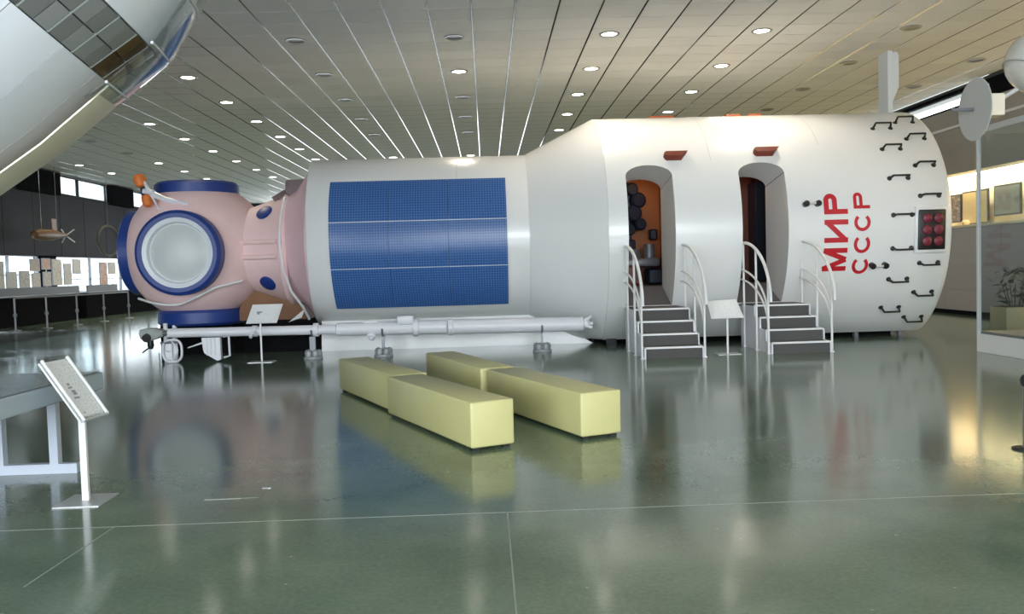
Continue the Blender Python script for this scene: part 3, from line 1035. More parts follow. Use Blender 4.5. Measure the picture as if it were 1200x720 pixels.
# orange and white docking antenna on the hub's shoulder
AYf = 15.95
ant = [(-6.28, 15.95, 3.36), (-6.16, 15.95, 2.82)]
bm = BM(); lathe(bm, [(0, 0.03), (0.03, 0.09), (0.12, 0.115), (0.22, 0.09), (0.26, 0.03)], (-6.33, AYf, 3.42), (0.2, 0, -1), 16)
an = obj('docking_antenna', bm, M['orange'], mod, 'orange and white antenna on the hub')
bm = BM(); lathe(bm, [(0, 0.03), (0.03, 0.08), (0.12, 0.09), (0.20, 0.08), (0.24, 0.03)], (-6.22, AYf, 3.04), (0.2, 0, -1), 16)
obj('antenna_bulb', bm, M['orange'], an)
bm = BM(); lathe(bm, [(0, 0.04), (0.16, 0.05)], (-6.27, AYf, 3.18), (0.2, 0, -1), 12)
obj('antenna_core', bm, M['navy'], an)
bm = BM()
tube(bm, [(-6.28, AYf - .02, 3.38), (-6.10, AYf - .03, 3.02), (-5.55, AYf + 0.05, 2.80), (-5.38, AYf + 0.1, 2.78)], 0.033, 8)
tube(bm, [(-6.16, AYf - .05, 3.12), (-5.86, AYf - .02, 2.96), (-5.45, AYf, 2.84)], 0.03, 8)
tube(bm, [(-6.10, AYf, 3.0), (-6.0, AYf, 2.78), (-5.5, AYf, 2.74)], 0.022, 8)
tube(bm, [(-6.24, AYf - .04, 3.10), (-6.04, AYf - .04, 3.06)], 0.05, 8)
obj('antenna_arm', bm, M['boom'], an, 'white antenna arm')
# cradle, pedestal and props under the hub
bm = BM(); prism(bm, [(-4.9, 0.62), (-3.5, 0.62), (-3.75, 1.05), (-4.45, 1.22), (-4.75, 1.05)], 1, 16.75, 17.5)
obj('neck_cradle', bm, M['brown_wood'], mod, 'brown wooden cradle')
obj('pedestal_light_block', box(BM(), -4.75, -3.12, 16.7, 17.5, 0.0, 0.62), M['black'], mod)  # cradle base, lengthened towards the hull to block bright floor light behind
obj('hub_pedestal', box(BM(), -6.35, -4.95, 16.7, 17.6, 0.0, 0.63), M['black'], mod)
for x in (-6.10, -5.93):
    bm = BM(); tube(bm, [(x, 16.3, 0.0), (x, 16.3, 0.64)], 0.045, 10)
    obj('hub_prop', bm, M['boom'], mod)

# ------ upright fin plate standing on the hull roof
bm = BM()
prism(bm, [(7.945, 4.30), (8.04, 4.30), (8.04, 5.52), (7.945, 5.52)], 1, 16.62, 17.02)
fin = solo('roof_mast', bm, M['fin'], 'pale upright folded plate standing on the roof of the white module by its rim', 'mast', (8.0, 17, 4.30))
bm = BM(); prism(bm, [(8.04, 4.34), (8.10, 4.42), (8.30, 4.88), (8.30, 5.50), (8.26, 5.57), (8.20, 5.57), (8.14, 5.46), (8.04, 5.48)], 1, 16.9, 16.96)
bmesh.ops.translate(bm, verts=bm.verts, vec=-fin.location)
obj('mast_web', bm, M['fin'], fin)

# ================================================================== STAIRS
Hs = 0.1875


def stairs(x0, x1, yb, label):
    t = thing('stairs', label, 'stairs', ((x0 + x1) / 2, yb, 0), 'stairs up to the module doors')
    dy = 0.30
    ys = [yb + dy * k for k in range(4)]
    yend = 15.25
    for k, y in enumerate(ys):
        s = obj('landing' if k == 3 else 'step', box(BM(), x0 + 0.05, x1 - 0.03, y, ys[k + 1] + 0.02 if k < 3 else yend - 0.06, 0 if k == 0 else Hs * k - 0.03, Hs * (k + 1) - 0.005), M['step'], t)
        obj('nosing', box(BM(), x0 + 0.03, x1 - 0.01, y - 0.012, y + 0.045, Hs * (k + 1) - 0.028, Hs * (k + 1)), M['white_metal'], s, 'white step nosing')
    obj('carpet', box(BM(), x0 + 0.05, x1 - 0.03, ys[3] + 0.045, yend - 0.14, Hs * 4 - 0.006, Hs * 4 + 0.001), M['carpet'], t)
    obj('sill_strip', box(BM(), x0 + 0.05, x1 - 0.03, yend - 0.14, yend - 0.1, Hs * 4 - 0.006, Hs * 4 + 0.006), M['white_metal'], t)
    poly = [(yend - 0.12, 0), (yb - 0.0, 0), (yb, Hs - 0.02)]
    for k in range(1, 4):
        poly += [(ys[k] - 0.02, Hs * k), (ys[k] - 0.02, Hs * (k + 1) - 0.02)]
    poly += [(yend - 0.12, Hs * 4 - 0.02)]
    for xx in (x0 + 0.0, x1 - 0.03):
        obj('side_panel', prism(BM(), poly, 0, xx + 0.01, xx + 0.035), M['boom'], t, 'white side panel')
    for xx in (x0 - 0.02, x1 + 0.03):
        bm = BM()
        a0, b0 = yend - 0.42 - (yb - 0.08), 0.98
        pts = [(xx, (yb - 0.08) + a0 - a0 * sin(pi / 2 * i / 18), 0.84 + b0 * cos(pi / 2 * i / 18)) for i in range(19)]
        tube(bm, pts, 0.026, 10)
        hr = obj('handrail', bm, M['white_metal'], t)
        for z0, dz in ((1.36, 0.78), (1.19, 0.76)):
            bm = BM()
            a1 = 1.62
            tube(bm, [(xx, yb + 0.06 + a1 - a1 * sin(pi / 2 * i / 16), z0 - dz + dz * cos(pi / 2 * i / 16)) for i in range(17)], 0.017, 8)
            obj('mid_rail', bm, M['white_metal'], hr)
        for y in (yb + 0.05, yb + 0.65, yb + 1.33):
            f = min(1, max(0, (yb - 0.08 + a0 - y) / a0))
            ztop = 0.84 + b0 * math.sqrt(max(0, 1 - f * f))
            bm = BM(); tube(bm, [(xx, y, 0), (xx, y, ztop)], 0.019, 8); box(bm, xx - 0.03, xx + 0.03, y - 0.03, y + 0.03, 0, 0.012)
            obj('rail_post', bm, M['white_metal'], hr)
    return t


stairs(2.44, 3.39, 13.32, 'white railed stairs with dark steps under the left doorway of the white module')
stairs(4.52, 5.50, 13.50, 'white railed stairs with dark steps under the right doorway beside the red letters')

# ================================================================== BOOM ON STANDS
YBm = 15.1
zb = lambda x: 0.50 - 0.008 * (x + 2)
boom = thing('telescopic_boom', 'long white telescopic boom lying low on stands in front of the module', 'boom', (-2.0, YBm, 0.5))
bm = BM(); lathe(bm, [(0, 0.08), (2.95, 0.085)], (-5.6, YBm, zb(-5.6)), (1, 0, -0.008), 24); obj('inner_tube', bm, M['boom'], boom)
bm = BM(); lathe(bm, [(0, 0.085), (0.02, 0.115), (1.95, 0.125), (1.97, 0.09)], (-2.68, YBm, zb(-2.68)), (1, 0, -0.008), 24); obj('middle_tube', bm, M['boom'], boom)
bm = BM(); lathe(bm, [(0, 0.09), (0.02, 0.13), (2.38, 0.13), (2.40, 0.09)], (-0.70, YBm, zb(-0.7)), (1, 0, -0.008), 24); obj('outer_tube', bm, M['boom'], boom)
for x, r in ((-3.08, 0.12), (-1.32, 0.155), (-0.71, 0.145), (-4.15, 0.10)):
    bm = BM(); lathe(bm, [(0, r - 0.02), (0.01, r), (0.09, r), (0.10, r - 0.02)], (x, YBm, zb(x)), (1, 0, 0), 24); obj('collar', bm, M['boom'], boom)
bm = BM(); box(bm, -1.60, -1.30, YBm - 0.14, YBm + 0.10, 0.56, 0.72, 0.04, 2); obj('junction_box', bm, M['boom'], boom)
bm = BM(); box(bm, -2.20, -1.95, YBm - 0.05, YBm + 0.05, 0.605, 0.64, 0.01); tube(bm, [(-2.08, YBm, 0.5), (-2.08, YBm, 0.61)], 0.03, 8); obj('top_bracket', bm, M['boom'], boom)
bm = BM(); lathe(bm, [(0, 0.01), (0.02, 0.045), (0.05, 0.06), (0.09, 0.045), (0.11, 0.01)], (-2.05, YBm - 0.08, 0.40), (0, 0, -1), 14); box(bm, -2.12, -1.98, YBm - 0.11, YBm - 0.03, 0.38, 0.41); obj('sensor_ball', bm, M['boom'], boom)
bm = BM(); tube(bm, [(-4.12, YBm - 0.07, 0.52), (-4.14, YBm - 0.16, 0.42)], 0.03, 8); tube(bm, [(-4.16, YBm - 0.1, 0.46), (-4.06, YBm - 0.14, 0.52)], 0.02, 6); obj('small_clamp', bm, M['boom'], boom)
bm = BM()
for a in range(3):
    t = R(90 + a * 120)
    tube(bm, [(1.66, YBm, zb(1.7)), (1.84, YBm + 0.10 * cos(t), zb(1.7) + 0.14 * sin(t))], [0.05, 0.025], 8)
lathe(bm, [(0, 0.08), (0.08, 0.08), (0.14, 0.03), (0.18, 0.03)], (1.68, YBm, zb(1.7)), (1, 0, 0), 14)
obj('end_fitting', bm, M['boom'], boom)
# grey green head at the left end
bm = BM()
prism(bm, [(-6.09, 0.58), (-6.02, 0.63), (-5.80, 0.62), (-5.64, 0.56), (-5.64, 0.50), (-5.76, 0.45), (-5.92, 0.40), (-6.04, 0.41)], 1, YBm - 0.14, YBm + 0.14)
bmesh.ops.bevel(bm, geom=list(bm.edges), offset=0.03, segments=2, affect='EDGES')
hd = obj('boom_head', bm, M['boom_grey'], boom, 'grey green head casing')
bm = BM(); lathe(bm, [(0, 0.075), (0.05, 0.075), (0.05, 0.02)], (-5.93, YBm - 0.12, 0.47), (0.1, -1, -0.2), 16); lathe(bm, [(0, 0.05), (0.1, 0.055), (0.15, 0.035)], (-5.92, YBm, 0.41), (0, 0, -1), 12); tube(bm, [(-5.93, YBm, 0.30), (-6.05, YBm - 0.05, 0.20)], 0.014, 6)
obj('head_lens', bm, M['handle'], hd)
bm = BM(); tube(bm, [(-5.75, YBm, 0.36), (-5.45, YBm, 0.37)], 0.025, 6); tube(bm, [(-5.82, YBm + 0.1, 0.0), (-5.82, YBm + 0.1, 0.18)], 0.012, 6)
obj('head_rod', bm, M['stand_grey'], hd)


# two antenna frames hanging from the boom to the floor
def oval(cx, cz, rx, rz, n=24, flat=None):
    return [(cx + rx * (abs(cos(t)) ** 0.7) * (1 if cos(t) > 0 else -1), YBm, cz + rz * (abs(sin(t)) ** 0.7) * (1 if sin(t) > 0 else -1)) for t in [2 * pi * i / n for i in range(n)]]


fr = obj('antenna_frame', tube(BM(), oval(-5.55, 0.215, 0.165, 0.195), 0.022, 8, True), M['boom'], boom, 'oval antenna frame')
bm = BM()
tube(bm, [(-5.56, YBm, 0.02), (-5.56, YBm, 0.41)], 0.015, 6); tube(bm, [(-5.70, YBm, 0.22), (-5.56, YBm, 0.20)], 0.012, 6)
tube(bm, [(-5.55 + 0.10 * sin(pi * i / 8), YBm - 0.02, 0.06 + 0.32 * i / 8) for i in range(9)], 0.012, 6)
obj('frame_bar', bm, M['boom'], fr)
bm = BM(); prism(bm, [(x, z) for x, y, z in oval(-5.58, 0.215, 0.12, 0.17)], 1, YBm + 0.03, YBm + 0.035)
obj('frame_skin', bm, M['mesh_panel'], fr)
bm = BM(); prism(bm, [(-5.02, 0.43), (-4.70, 0.43), (-4.70, 0.04), (-4.76, 0.02), (-4.98, 0.16), (-5.0, 0.22)], 1, YBm - 0.05, YBm + 0.05)
f2 = obj('antenna_blade', bm, M['boom'], boom, 'folded pale antenna blade')
bm = BM()
for x in (-4.93, -4.86, -4.79):
    box(bm, x - 0.01, x + 0.01, YBm - 0.06, YBm - 0.05, 0.12, 0.42)
obj('blade_rib', bm, M['mesh_panel'], f2)
bm = BM(); tube(bm, [(-4.66, YBm, 0.44), (-4.56, YBm, 0.44), (-4.555, YBm, 0.10), (-4.66, YBm, 0.07)], 0.02, 8)
obj('blade_loop', bm, M['boom'], f2)
bm = BM(); tube(bm, [(-5.02, YBm, 0.34), (-5.28, YBm, 0.26)], [0.02, 0.01], 6)
obj('blade_spike', bm, M['boom'], f2)


def boom_stand(x, label, thick):
    t = thing('boom_stand', label, 'stand', (x, YBm, 0), 'stands under the white boom')
    bm = BM(); lathe(bm, [(0, 0.165), (0.015, 0.17), (0.04, 0.165), (0.05, 0.12)], (x, YBm, 0), (0, 0, 1), 24); obj('base_disc', bm, M['clear_base'], t)
    bm = BM()
    for k in range(5):
        a = 2 * pi * k / 5 + 0.3
        lathe(bm, [(0, 0.055), (0.05, 0.065), (0.10, 0.05), (0.12, 0.001)], (x + 0.1 * cos(a), YBm + 0.1 * sin(a), 0.045), (0, 0, 1), 10)
    obj('base_weight', bm, M['clear_base'], t)
    bm = BM(); box(bm, x - thick, x + thick, YBm - 0.02, YBm + 0.02, 0.05, zb(x) - 0.12); obj('post', bm, M['stand_grey'], t)
    bm = BM(); n = 10
    rr = 0.135 if x > -2.7 else 0.10
    pts = [(x, YBm + rr * cos(pi + pi * i / n), zb(x) + rr * sin(pi + pi * i / n)) for i in range(n + 1)]
    tube(bm, pts, 0.018, 6); obj('cradle_fork', bm, M['stand_grey'], t)
    return t


boom_stand(-3.1, 'grey round footed stand under the boom at the left end of the white module', 0.05)
boom_stand(-1.86, 'grey round footed stand under the boom below the blue solar panel', 0.025)
boom_stand(0.95, 'grey round footed stand with thin post under the right end of the boom', 0.018)


# ================================================================== BENCHES
def bench(x, y, ang, label, L_=2.13, W=0.40, H=0.41):
    """x, y: the front left corner; local x across, local y along"""
    t = thing('bench', label, 'bench', (x, y, 0), 'yellow green upholstered benches', R(ang), world_mesh=False)
    bm = BM(); box(bm, 0, W, 0, L_, 0.025, H, 0.022, 3)
    # slight sag of the upholstery
    seat = obj('upholstery', bm, M['bench'], t)
    bm = BM()
    tube(bm, [(0.012, 0.012, 0.04), (0.010, 0.010, H - 0.01), (W - 0.010, 0.010, H - 0.01), (W - 0.012, 0.012, 0.04)], 0.007, 6)
    tube(bm, [(0.010, 0.012, H - 0.010), (0.010, L_ - 0.012, H - 0.010)], 0.007, 6)
    tube(bm, [(W - 0.010, 0.012, H - 0.010), (W - 0.010, L_ - 0.012, H - 0.010)], 0.007, 6)
    tube(bm, [(0.010, L_ - 0.010, H - 0.01), (W - 0.010, L_ - 0.010, H - 0.01)], 0.007, 6)
    obj('piping', bm, M['bench_piping'], seat)
    for px in (0.06, W - 0.06):
        for py in (0.07, L_ - 0.07):
            obj('foot', box(BM(), px - 0.03, px + 0.03, py - 0.03, py + 0.03, 0, 0.03), M['foot'], t)
    return t


bench(-0.165, 6.93, 25.2, 'yellow green block bench at front left, its square end nearest the viewer')
bench(-1.03, 8.93, 24.5, 'yellow green block bench behind the front left one, far left of the four')
bench(0.775, 7.25, 22.3, 'yellow green block bench at front right, its end facing the stairs')
bench(-0.10, 9.30, 20.3, 'yellow green block bench at back right, nearest the white boom')


# ================================================================== SIGN STANDS
def sheet(bm, TL, TR, BR, BL):
    quad_uv(bm, (BL, BR, TR, TL))
    return bm


def plate(name, TL, TR, BR, BL, th, mt, parent):
    TL, TR, BR, BL = map(Vector, (TL, TR, BR, BL))
    n = (TR - TL).cross(BL - TL).normalized()
    bm = BM()
    a = [bm.verts.new(p) for p in (TL, TR, BR, BL)]
    b = [bm.verts.new(p + n * th) for p in (TL, TR, BR, BL)]
    ring_loft(bm, [a, b])
    return obj(name, bm, mt, parent), n


def lerp2(TL, TR, BR, BL, u, v):
    TL, TR, BR, BL = map(Vector, (TL, TR, BR, BL))
    return (TL * (1 - u) + TR * u) * (1 - v) + (BL * (1 - u) + BR * u) * v


def sign(label, base, zt, corners, bw, bd, bang, pole_w, pmat, marks, rails=False):
    t = thing('sign_stand', label, 'sign', (base[0], base[1], 0), 'information sign stands')
    bm = BM(); box(bm, -bw / 2, bw / 2, -bd / 2, bd / 2, 0, 0.008)
    bmesh.ops.rotate(bm, verts=bm.verts, cent=(0, 0, 0), matrix=Matrix.Rotation(R(bang), 3, 'Z'))
    bmesh.ops.translate(bm, verts=bm.verts, vec=(base[0], base[1], 0))
    obj('base_plate', bm, M['base_plate'], t)
    bm = BM(); box(bm, base[0] - pole_w, base[0] + pole_w, base[1] - pole_w * 0.6, base[1] + pole_w * 0.6, 0.008, zt)
    obj('pole', bm, M['white_metal'], t)
    TL, TR, BR, BL = corners
    n = (Vector(TR) - Vector(TL)).cross(Vector(BL) - Vector(TL)).normalized()
    if n.z < 0:
        n = -n
    pl, nn = plate('panel', *[Vector(c) - n * 0.016 for c in corners], 0.014, M['white_metal'], t)
    q = [lerp2(*corners, u, v) + n * 0.002 for u, v in ((0.08, 0.06), (0.92, 0.06), (0.92, 0.95), (0.08, 0.95))]
    bm = BM(); sheet(bm, *q)
    sh = obj('printed_sheet', bm, pmat, t)
    for u0, v0, u1, v1 in marks:
        q = [lerp2(*corners, u, v) + n * 0.003 for u, v in ((u0, v0), (u1, v0), (u1, v1), (u0, v1))]
        bm = BM(); bm.faces.new([bm.verts.new(p) for p in q])
        obj('drawing', bm, M['ink'], sh)
    if rails:
        for u in (0.02, 0.98):
            a, b = lerp2(*corners, u, -0.01), lerp2(*corners, u, 1.01)
            obj('edge_rail', tube(BM(), [a + n * 0.006, b + n * 0.006], 0.012, 8), M['white_metal'], t)
        a, b = lerp2(*corners, 0, 1.0), lerp2(*corners, 1, 1.0)
        obj('edge_rail', tube(BM(), [a + n * 0.0, b + n * 0.0], 0.014, 8), M['base_plate'], t)
    return t


h2 = Vector((cos(R(82)), sin(R(82)), 0)); q2 = Vector((-sin(R(82)), cos(R(82)), 0))
b0 = Vector((-2.725, 5.765, 0.56)) - h2 * 0.012
BLc, BRc = b0, b0 + h2 * 0.28
TLc, TRc = BLc + q2 * 0.28 + Vector((0, 0, 0.40)), BRc + q2 * 0.28 + Vector((0, 0, 0.40))
sign('nearest information stand with tilted printed panel beside the pale blue table', (-2.762, 5.815), 0.60, (TLc, TRc, BRc, BLc), 0.30, 0.33, 1, 0.022, M['paper'],
     [(0.30, 0.40, 0.40, 0.44), (0.26, 0.46, 0.42, 0.49), (0.30, 0.52, 0.44, 0.60), (0.24, 0.63, 0.44, 0.66), (0.2, 0.88, 0.26, 0.905)], True)


def tilted(xl, xr, y, z0, z1, lean, skew):
    return ((xl + skew, y + lean, z1), (xr + skew, y + lean, z1), (xr, y, z0), (xl, y, z0))


sign('small white sign on a thin pole in front of the pink docking hub', (-3.92, 15.0 - 0.2), 0.72, tilted(-4.14, -3.62, 14.7, 0.69, 1.0, 0.26, 0.055), 0.42, 0.30, 0, 0.014, M['paper_white'],
     [(0.24, 0.42, 0.42, 0.50), (0.28, 0.5, 0.36, 0.58)])
sign('small white sign on a thin pole between the two stairs', (3.885, 13.73), 0.62, ((3.60, 13.88, 0.875), (4.08, 13.88, 0.895), (4.13, 13.62, 0.605), (3.60, 13.62, 0.60)), 0.38, 0.28, 0, 0.014, M['paper_white'],
     [(0.28, 0.46, 0.42, 0.54)])

# ================================================================== TABLE VITRINE, LEFT FRONT
tb = thing('table_vitrine', 'pale blue table with a low clear glass vitrine on top at left front', 'table', (-4.1, 5.6, 0))
obj('table_apron', box(BM(), -5.3, -3.035, 4.4, 6.77, 0.645, 0.775, 0.006), M['table'], tb)
obj('deck', box(BM(), -5.27, -3.05, 4.43, 6.74, 0.775, 0.785), M['vit_deck'], tb)
for y in (4.8, 6.72):
    for x in (-3.83, -3.41, -4.9):
        obj('leg', box(BM(), x - 0.033, x + 0.033, y - 0.033, y + 0.033, 0, 0.65), M['table_leg'], tb)
    obj('floor_rail', box(BM(), -5.1, -3.235, y - 0.035, y + 0.035, 0.0, 0.075), M['table_leg'], tb)
for a in ((-3.055, -3.045, 4.43, 6.74), (-5.27, -5.26, 4.43, 6.74)):
    obj('glass_side', box(BM(), *a, 0.785, 1.11), M['case_glass'], tb)
obj('glass_end', box(BM(), -5.26, -3.055, 6.73, 6.74, 0.785, 1.11), M['case_glass'], tb)
obj('glass_top', box(BM(), -5.27, -3.045, 4.43, 6.74, 1.11, 1.118), M['case_glass'], tb)
bm = BM(); box(bm, -4.1, -3.55, 5.3, 5.75, 0.785, 0.797)
solo('museum_caption', bm, M['paper_white'], 'pale caption card lying inside the glass table vitrine', 'card', (-3.8, 5.5, 0.785))
bm = BM(); lathe(bm, [(0, 0.02), (0.05, 0.07), (1.2, 0.07), (1.4, 0.02)], (-4.6, 5.3, 0.86), (0.1, 1, 0), 14); prism(bm, [(-4.9, 5.5), (-4.2, 5.5), (-4.25, 5.7), (-4.85, 5.7)], 2, 0.83, 0.86)
solo('model_rocket', bm, M['mesh_panel'], 'grey slender model lying in the glass table vitrine', 'model', (-4.5, 5.9, 0.785))

# ================================================================== TALL SHOWCASE, RIGHT
sc = thing('glass_showcase', 'tall glass showcase on a white base at the right edge', 'showcase', (8.8, 11.5, 0))
sx0, sx1, sy0, sy1 = 7.55, 9.6, 9.6, 12.95
obj('base', box(BM(), sx0, sx1, sy0, sy1, 0.0, 0.28, 0.004), M['white_metal'], sc)
obj('deck', box(BM(), sx0 + 0.03, sx1 - 0.03, sy0 + 0.03, sy1 - 0.03, 0.28, 0.32), M['stand_grey'], sc)
obj('top_frame', box(BM(), sx0, sx1, sy0, sy1, 3.34, 3.43, 0.004), M['fin'], sc)
for x, y in ((sx0, sy0), (sx0, sy1 - 0.05), (sx1 - 0.05, sy0), (sx1 - 0.05, sy1 - 0.05)):
    obj('corner_post', box(BM(), x, x + 0.045, y, y + 0.05, 0.28, 3.34), M['fin'], sc)
obj('glass_side', box(BM(), sx0 + 0.01, sx0 + 0.02, sy0 + .05, sy1 - .05, 0.32, 3.34), M['case_glass'], sc)
obj('glass_side', box(BM(), sx1 - 0.02, sx1 - 0.01, sy0 + .05, sy1 - .05, 0.32, 3.34), M['case_glass'], sc)
obj('glass_end', box(BM(), sx0 + 0.05, sx1 - 0.05, sy1 - 0.02, sy1 - 0.01, 0.32, 3.34), M['case_glass'], sc)
obj('glass_end', box(BM(), sx0 + 0.05, sx1 - 0.05, sy0 + 0.01, sy0 + 0.02, 0.32, 3.34), M['case_glass'], sc)
obj('inner_rail', box(BM(), sx1 - 0.3, sx1 - 0.1, sy0 + .1, sy1 - .1, 0.40, 0.50), M['stand_grey'], sc)

# potted plants seen through the showcase
leaf_bm = BM()
quadp = [(0, 0, 0), (0.035, 0.06, 0.012), (0, 0.16, 0), (-0.035, 0.06, 0.012)]
leaf_bm.faces.new([leaf_bm.verts.new(p) for p in quadp])
leaf_me = finish('leaf', leaf_bm, M['leaf'])


def plant(x, y, label, n, hgt):
    t = thing('potted_plant', label, 'plant', (x, y, 0), 'potted plants behind the showcase')
    obj('planter', box(BM(), x - 0.32, x + 0.32, y - 0.25, y + 0.25, 0, 0.55, 0.02, 2), M['planter'], t)
    obj('soil', box(BM(), x - 0.29, x + 0.29, y - 0.22, y + 0.22, 0.55, 0.56), M['soil'], t)
    bm = BM()
    for k in range(7):
        a = random.uniform(0, 2 * pi)
        tube(bm, [(x + 0.1 * cos(a), y + 0.1 * sin(a), 0.55), (x + 0.22 * cos(a), y + 0.18 * sin(a), 0.55 + hgt * random.uniform(0.6, 1))], 0.008, 5)
    obj('stem', bm, M['leaf'], t)
    for k in range(n):
        a = random.uniform(0, 2 * pi); r = 0.33 * random.random() ** 0.5
        o = inst(leaf_me, 'leaf', t, (r * cos(a) * 1.1, r * sin(a) * 0.8, 0.6 + hgt * random.random()), (random.uniform(-0.6, 0.9), random.uniform(-0.6, 0.6), random.uniform(0, 2 * pi)))
        s = random.uniform(0.8, 1.5)
        o.scale = (s, s, s)


plant(9.45, 15.0, 'leafy plant in a yellow planter behind the showcase corner post', 90, 0.62)
plant(10.25, 15.3, 'leafy plant in a yellow planter behind the showcase, right of another', 90, 0.66)

# things standing in the lit niche
NX = XR + 0.45


def niche_board(y0, y1, z0, z1, mt, name, label, cat='board'):
    t = thing(name, label, cat, (NX, (y0 + y1) / 2, z0), 'boards in the lit niche')
    obj('board', box(BM(), NX, NX + 0.04, y0, y1, z0, z1), M['handle'], t)
    bm = BM(); quad_uv(bm, ((NX - 0.003, y1 - 0.04, z0 + 0.04), (NX - 0.003, y0 + 0.04, z0 + 0.04), (NX - 0.003, y0 + 0.04, z1 - 0.04), (NX - 0.003, y1 - 0.04, z1 - 0.04)))
    obj('picture', bm, mt, t)
    return t


niche_board(22.05, 22.75, 2.36, 3.10, BOARD[5], 'display_board', 'dark brown picture board in the lit niche beside the module rim')
niche_board(20.85, 22.0, 2.27, 3.13, BOARD[6], 'display_board', 'yellow picture board in the lit niche left of the grey one')
niche_board(19.55, 20.6, 2.42, 3.16, BOARD[7], 'display_board', 'grey green picture board in the lit niche behind the showcase glass')
bm = BM(); lathe(bm, [(0, 0.28), (0.05, 0.30), (0.08, 0.22), (0.08, 0.001)], (NX + 0.1, 17.75, 3.02), (-1, 0, 0), 28)
solo('oval_relief', bm, M['dish'], 'round pale relief hung in the lit niche behind the showcase', 'relief', (NX + 0.1, 17.75, 2.74))
bm = BM(); box(bm, NX + 0.02, NX + 0.08, 16.9, 17.05, 2.6, 3.35, 0.01)
solo('dark_staff', bm, M['navy'], 'narrow dark upright piece in the lit niche right of the relief', 'exhibit', (NX + 0.05, 17.0, 2.6))
for y, lab in ((22.5, 'small round pot on the niche shelf under the dark brown board'), (21.4, 'small round pot on the niche shelf under the yellow board'),
               (18.6, 'small pale bowl on the niche shelf left of the relief'), (17.7, 'small round pot on the niche shelf under the round relief')):
    bm = BM(); lathe(bm, [(0, 0.05), (0.03, 0.09), (0.09, 0.10), (0.13, 0.06), (0.135, 0.001)], (XR + 0.2, y, 2.25), (0, 0, 1), 16)
    solo('small_pot', bm, M['planter'] if y > 20 else M['dish'], lab, 'pot', (XR + 0.2, y, 2.25), 'pots on the niche shelf')

# ================================================================== HANGING PROBE, UPPER RIGHT
pb = thing('hanging_probe', 'hanging satellite with ivory sphere, pale round dish and cream box at upper right', 'satellite', (7.0, 11.0, 3.0))
dd = Vector((-1.0, 0.03, 0.0)).normalized()
dc = Vector((6.40, 11.0, 3.385))
bm = BM(); lathe(bm, [(0.015, 0.001), (0.012, 0.2), (0.006, 0.40), (0.0, 0.405), (-0.006, 0.40), (-0.01, 0.001)], dc, dd, 40, caps=False)
obj('antenna_dish', bm, M['dish'], pb)
bm = BM(); tube(bm, [dc + dd * 0.02, dc + dd * 0.30], 0.022, 10); obj('feed_rod', bm, M['stand_grey'], pb)
bm = BM(); lathe(bm, [(0, 0.24), (-0.10, 0.22), (-0.14, 0.15)], dc - dd * 0.01, dd, 24); obj('drum', bm, M['dish'], pb)
bm = BM(); box(bm, 6.48, 6.68, 10.80, 11.05, 3.27, 3.55, 0.01); obj('instrument_box', bm, M['cream'], pb)
sc_ = Vector((7.26, 11.0, 3.985))
bm = BM(); lathe(bm, [(-0.41 * cos(pi * i / 24), 0.41 * sin(pi * i / 24)) for i in range(25)], sc_, (0.3, -0.2, 1), 40, caps=False); obj('sphere', bm, M['sphere'], pb)
bm = BM(); lathe(bm, [(-0.012, 0.40), (-0.012, 0.412), (0.012, 0.412), (0.012, 0.40)], sc_ - Vector((0.06, 0, 0.14)), (0.45, -0.1, 1), 40, caps=False); obj('sphere_shade_line', bm, M['dish'], pb)  # thin band stands in for the dull shading line on the plain sphere
bm = BM(); tube(bm, [(6.60, 11.2, 3.4), (7.2, 11.1, 3.75)], 0.03, 10); obj('boom_link', bm, M['dish'], pb)
bm = BM(); tube(bm, [(7.26, 11.0, 4.39), (7.26, 11.0, ZC)], 0.006, 6); obj('suspension_cable', bm, M['chrome'], pb)

# ================================================================== HANGING SPACECRAFT, UPPER LEFT
d = Vector((0.681, 0.109, 0.724)).normalized()
u = d.cross(Vector((0, 0, 1))).normalized()
v = u.cross(d)
Cc = Vector((-2.98, 4.90, 3.44))
cr = thing('hanging_spacecraft', 'large white spacecraft hanging tilted with a band of grey tiles at upper left', 'spacecraft', Cc, world_mesh=False)
mm = Matrix((u, -v, d)).transposed()
cr.rotation_euler = mm.to_euler()
# local frame: z along the axis, angle 90 degrees faces down and towards the viewer
RA, RB = 1.135, 1.19
prof_d = [(-2.1, 0.72), (-1.05, 1.0), (-0.5, 1.09), (-0.004, RA)]


def sector(prof, a0, a1, n, thick=0.012):
    bm = BM()
    rows = []
    for s, r in prof:
        rows.append([bm.verts.new((r * cos(a0 + (a1 - a0) * k / n), r * sin(a0 + (a1 - a0) * k / n), s)) for k in range(n + 1)])
    rows2 = []
    for s, r in prof:
        rows2.append([bm.verts.new(((r - thick) * cos(a0 + (a1 - a0) * k / n), (r - thick) * sin(a0 + (a1 - a0) * k / n), s)) for k in range(n + 1)])
    ring_loft(bm, rows, closed=False); ring_loft(bm, rows2, closed=False)
    for a, b in ((rows[0], rows2[0]), (rows[-1], rows2[-1])):
        ring_loft(bm, [a, b], closed=False)
    for k in (0, n):
        for i in range(len(prof) - 1):
            bm.faces.new((rows[i][k], rows[i + 1][k], rows2[i + 1][k], rows2[i][k]))
    return bm


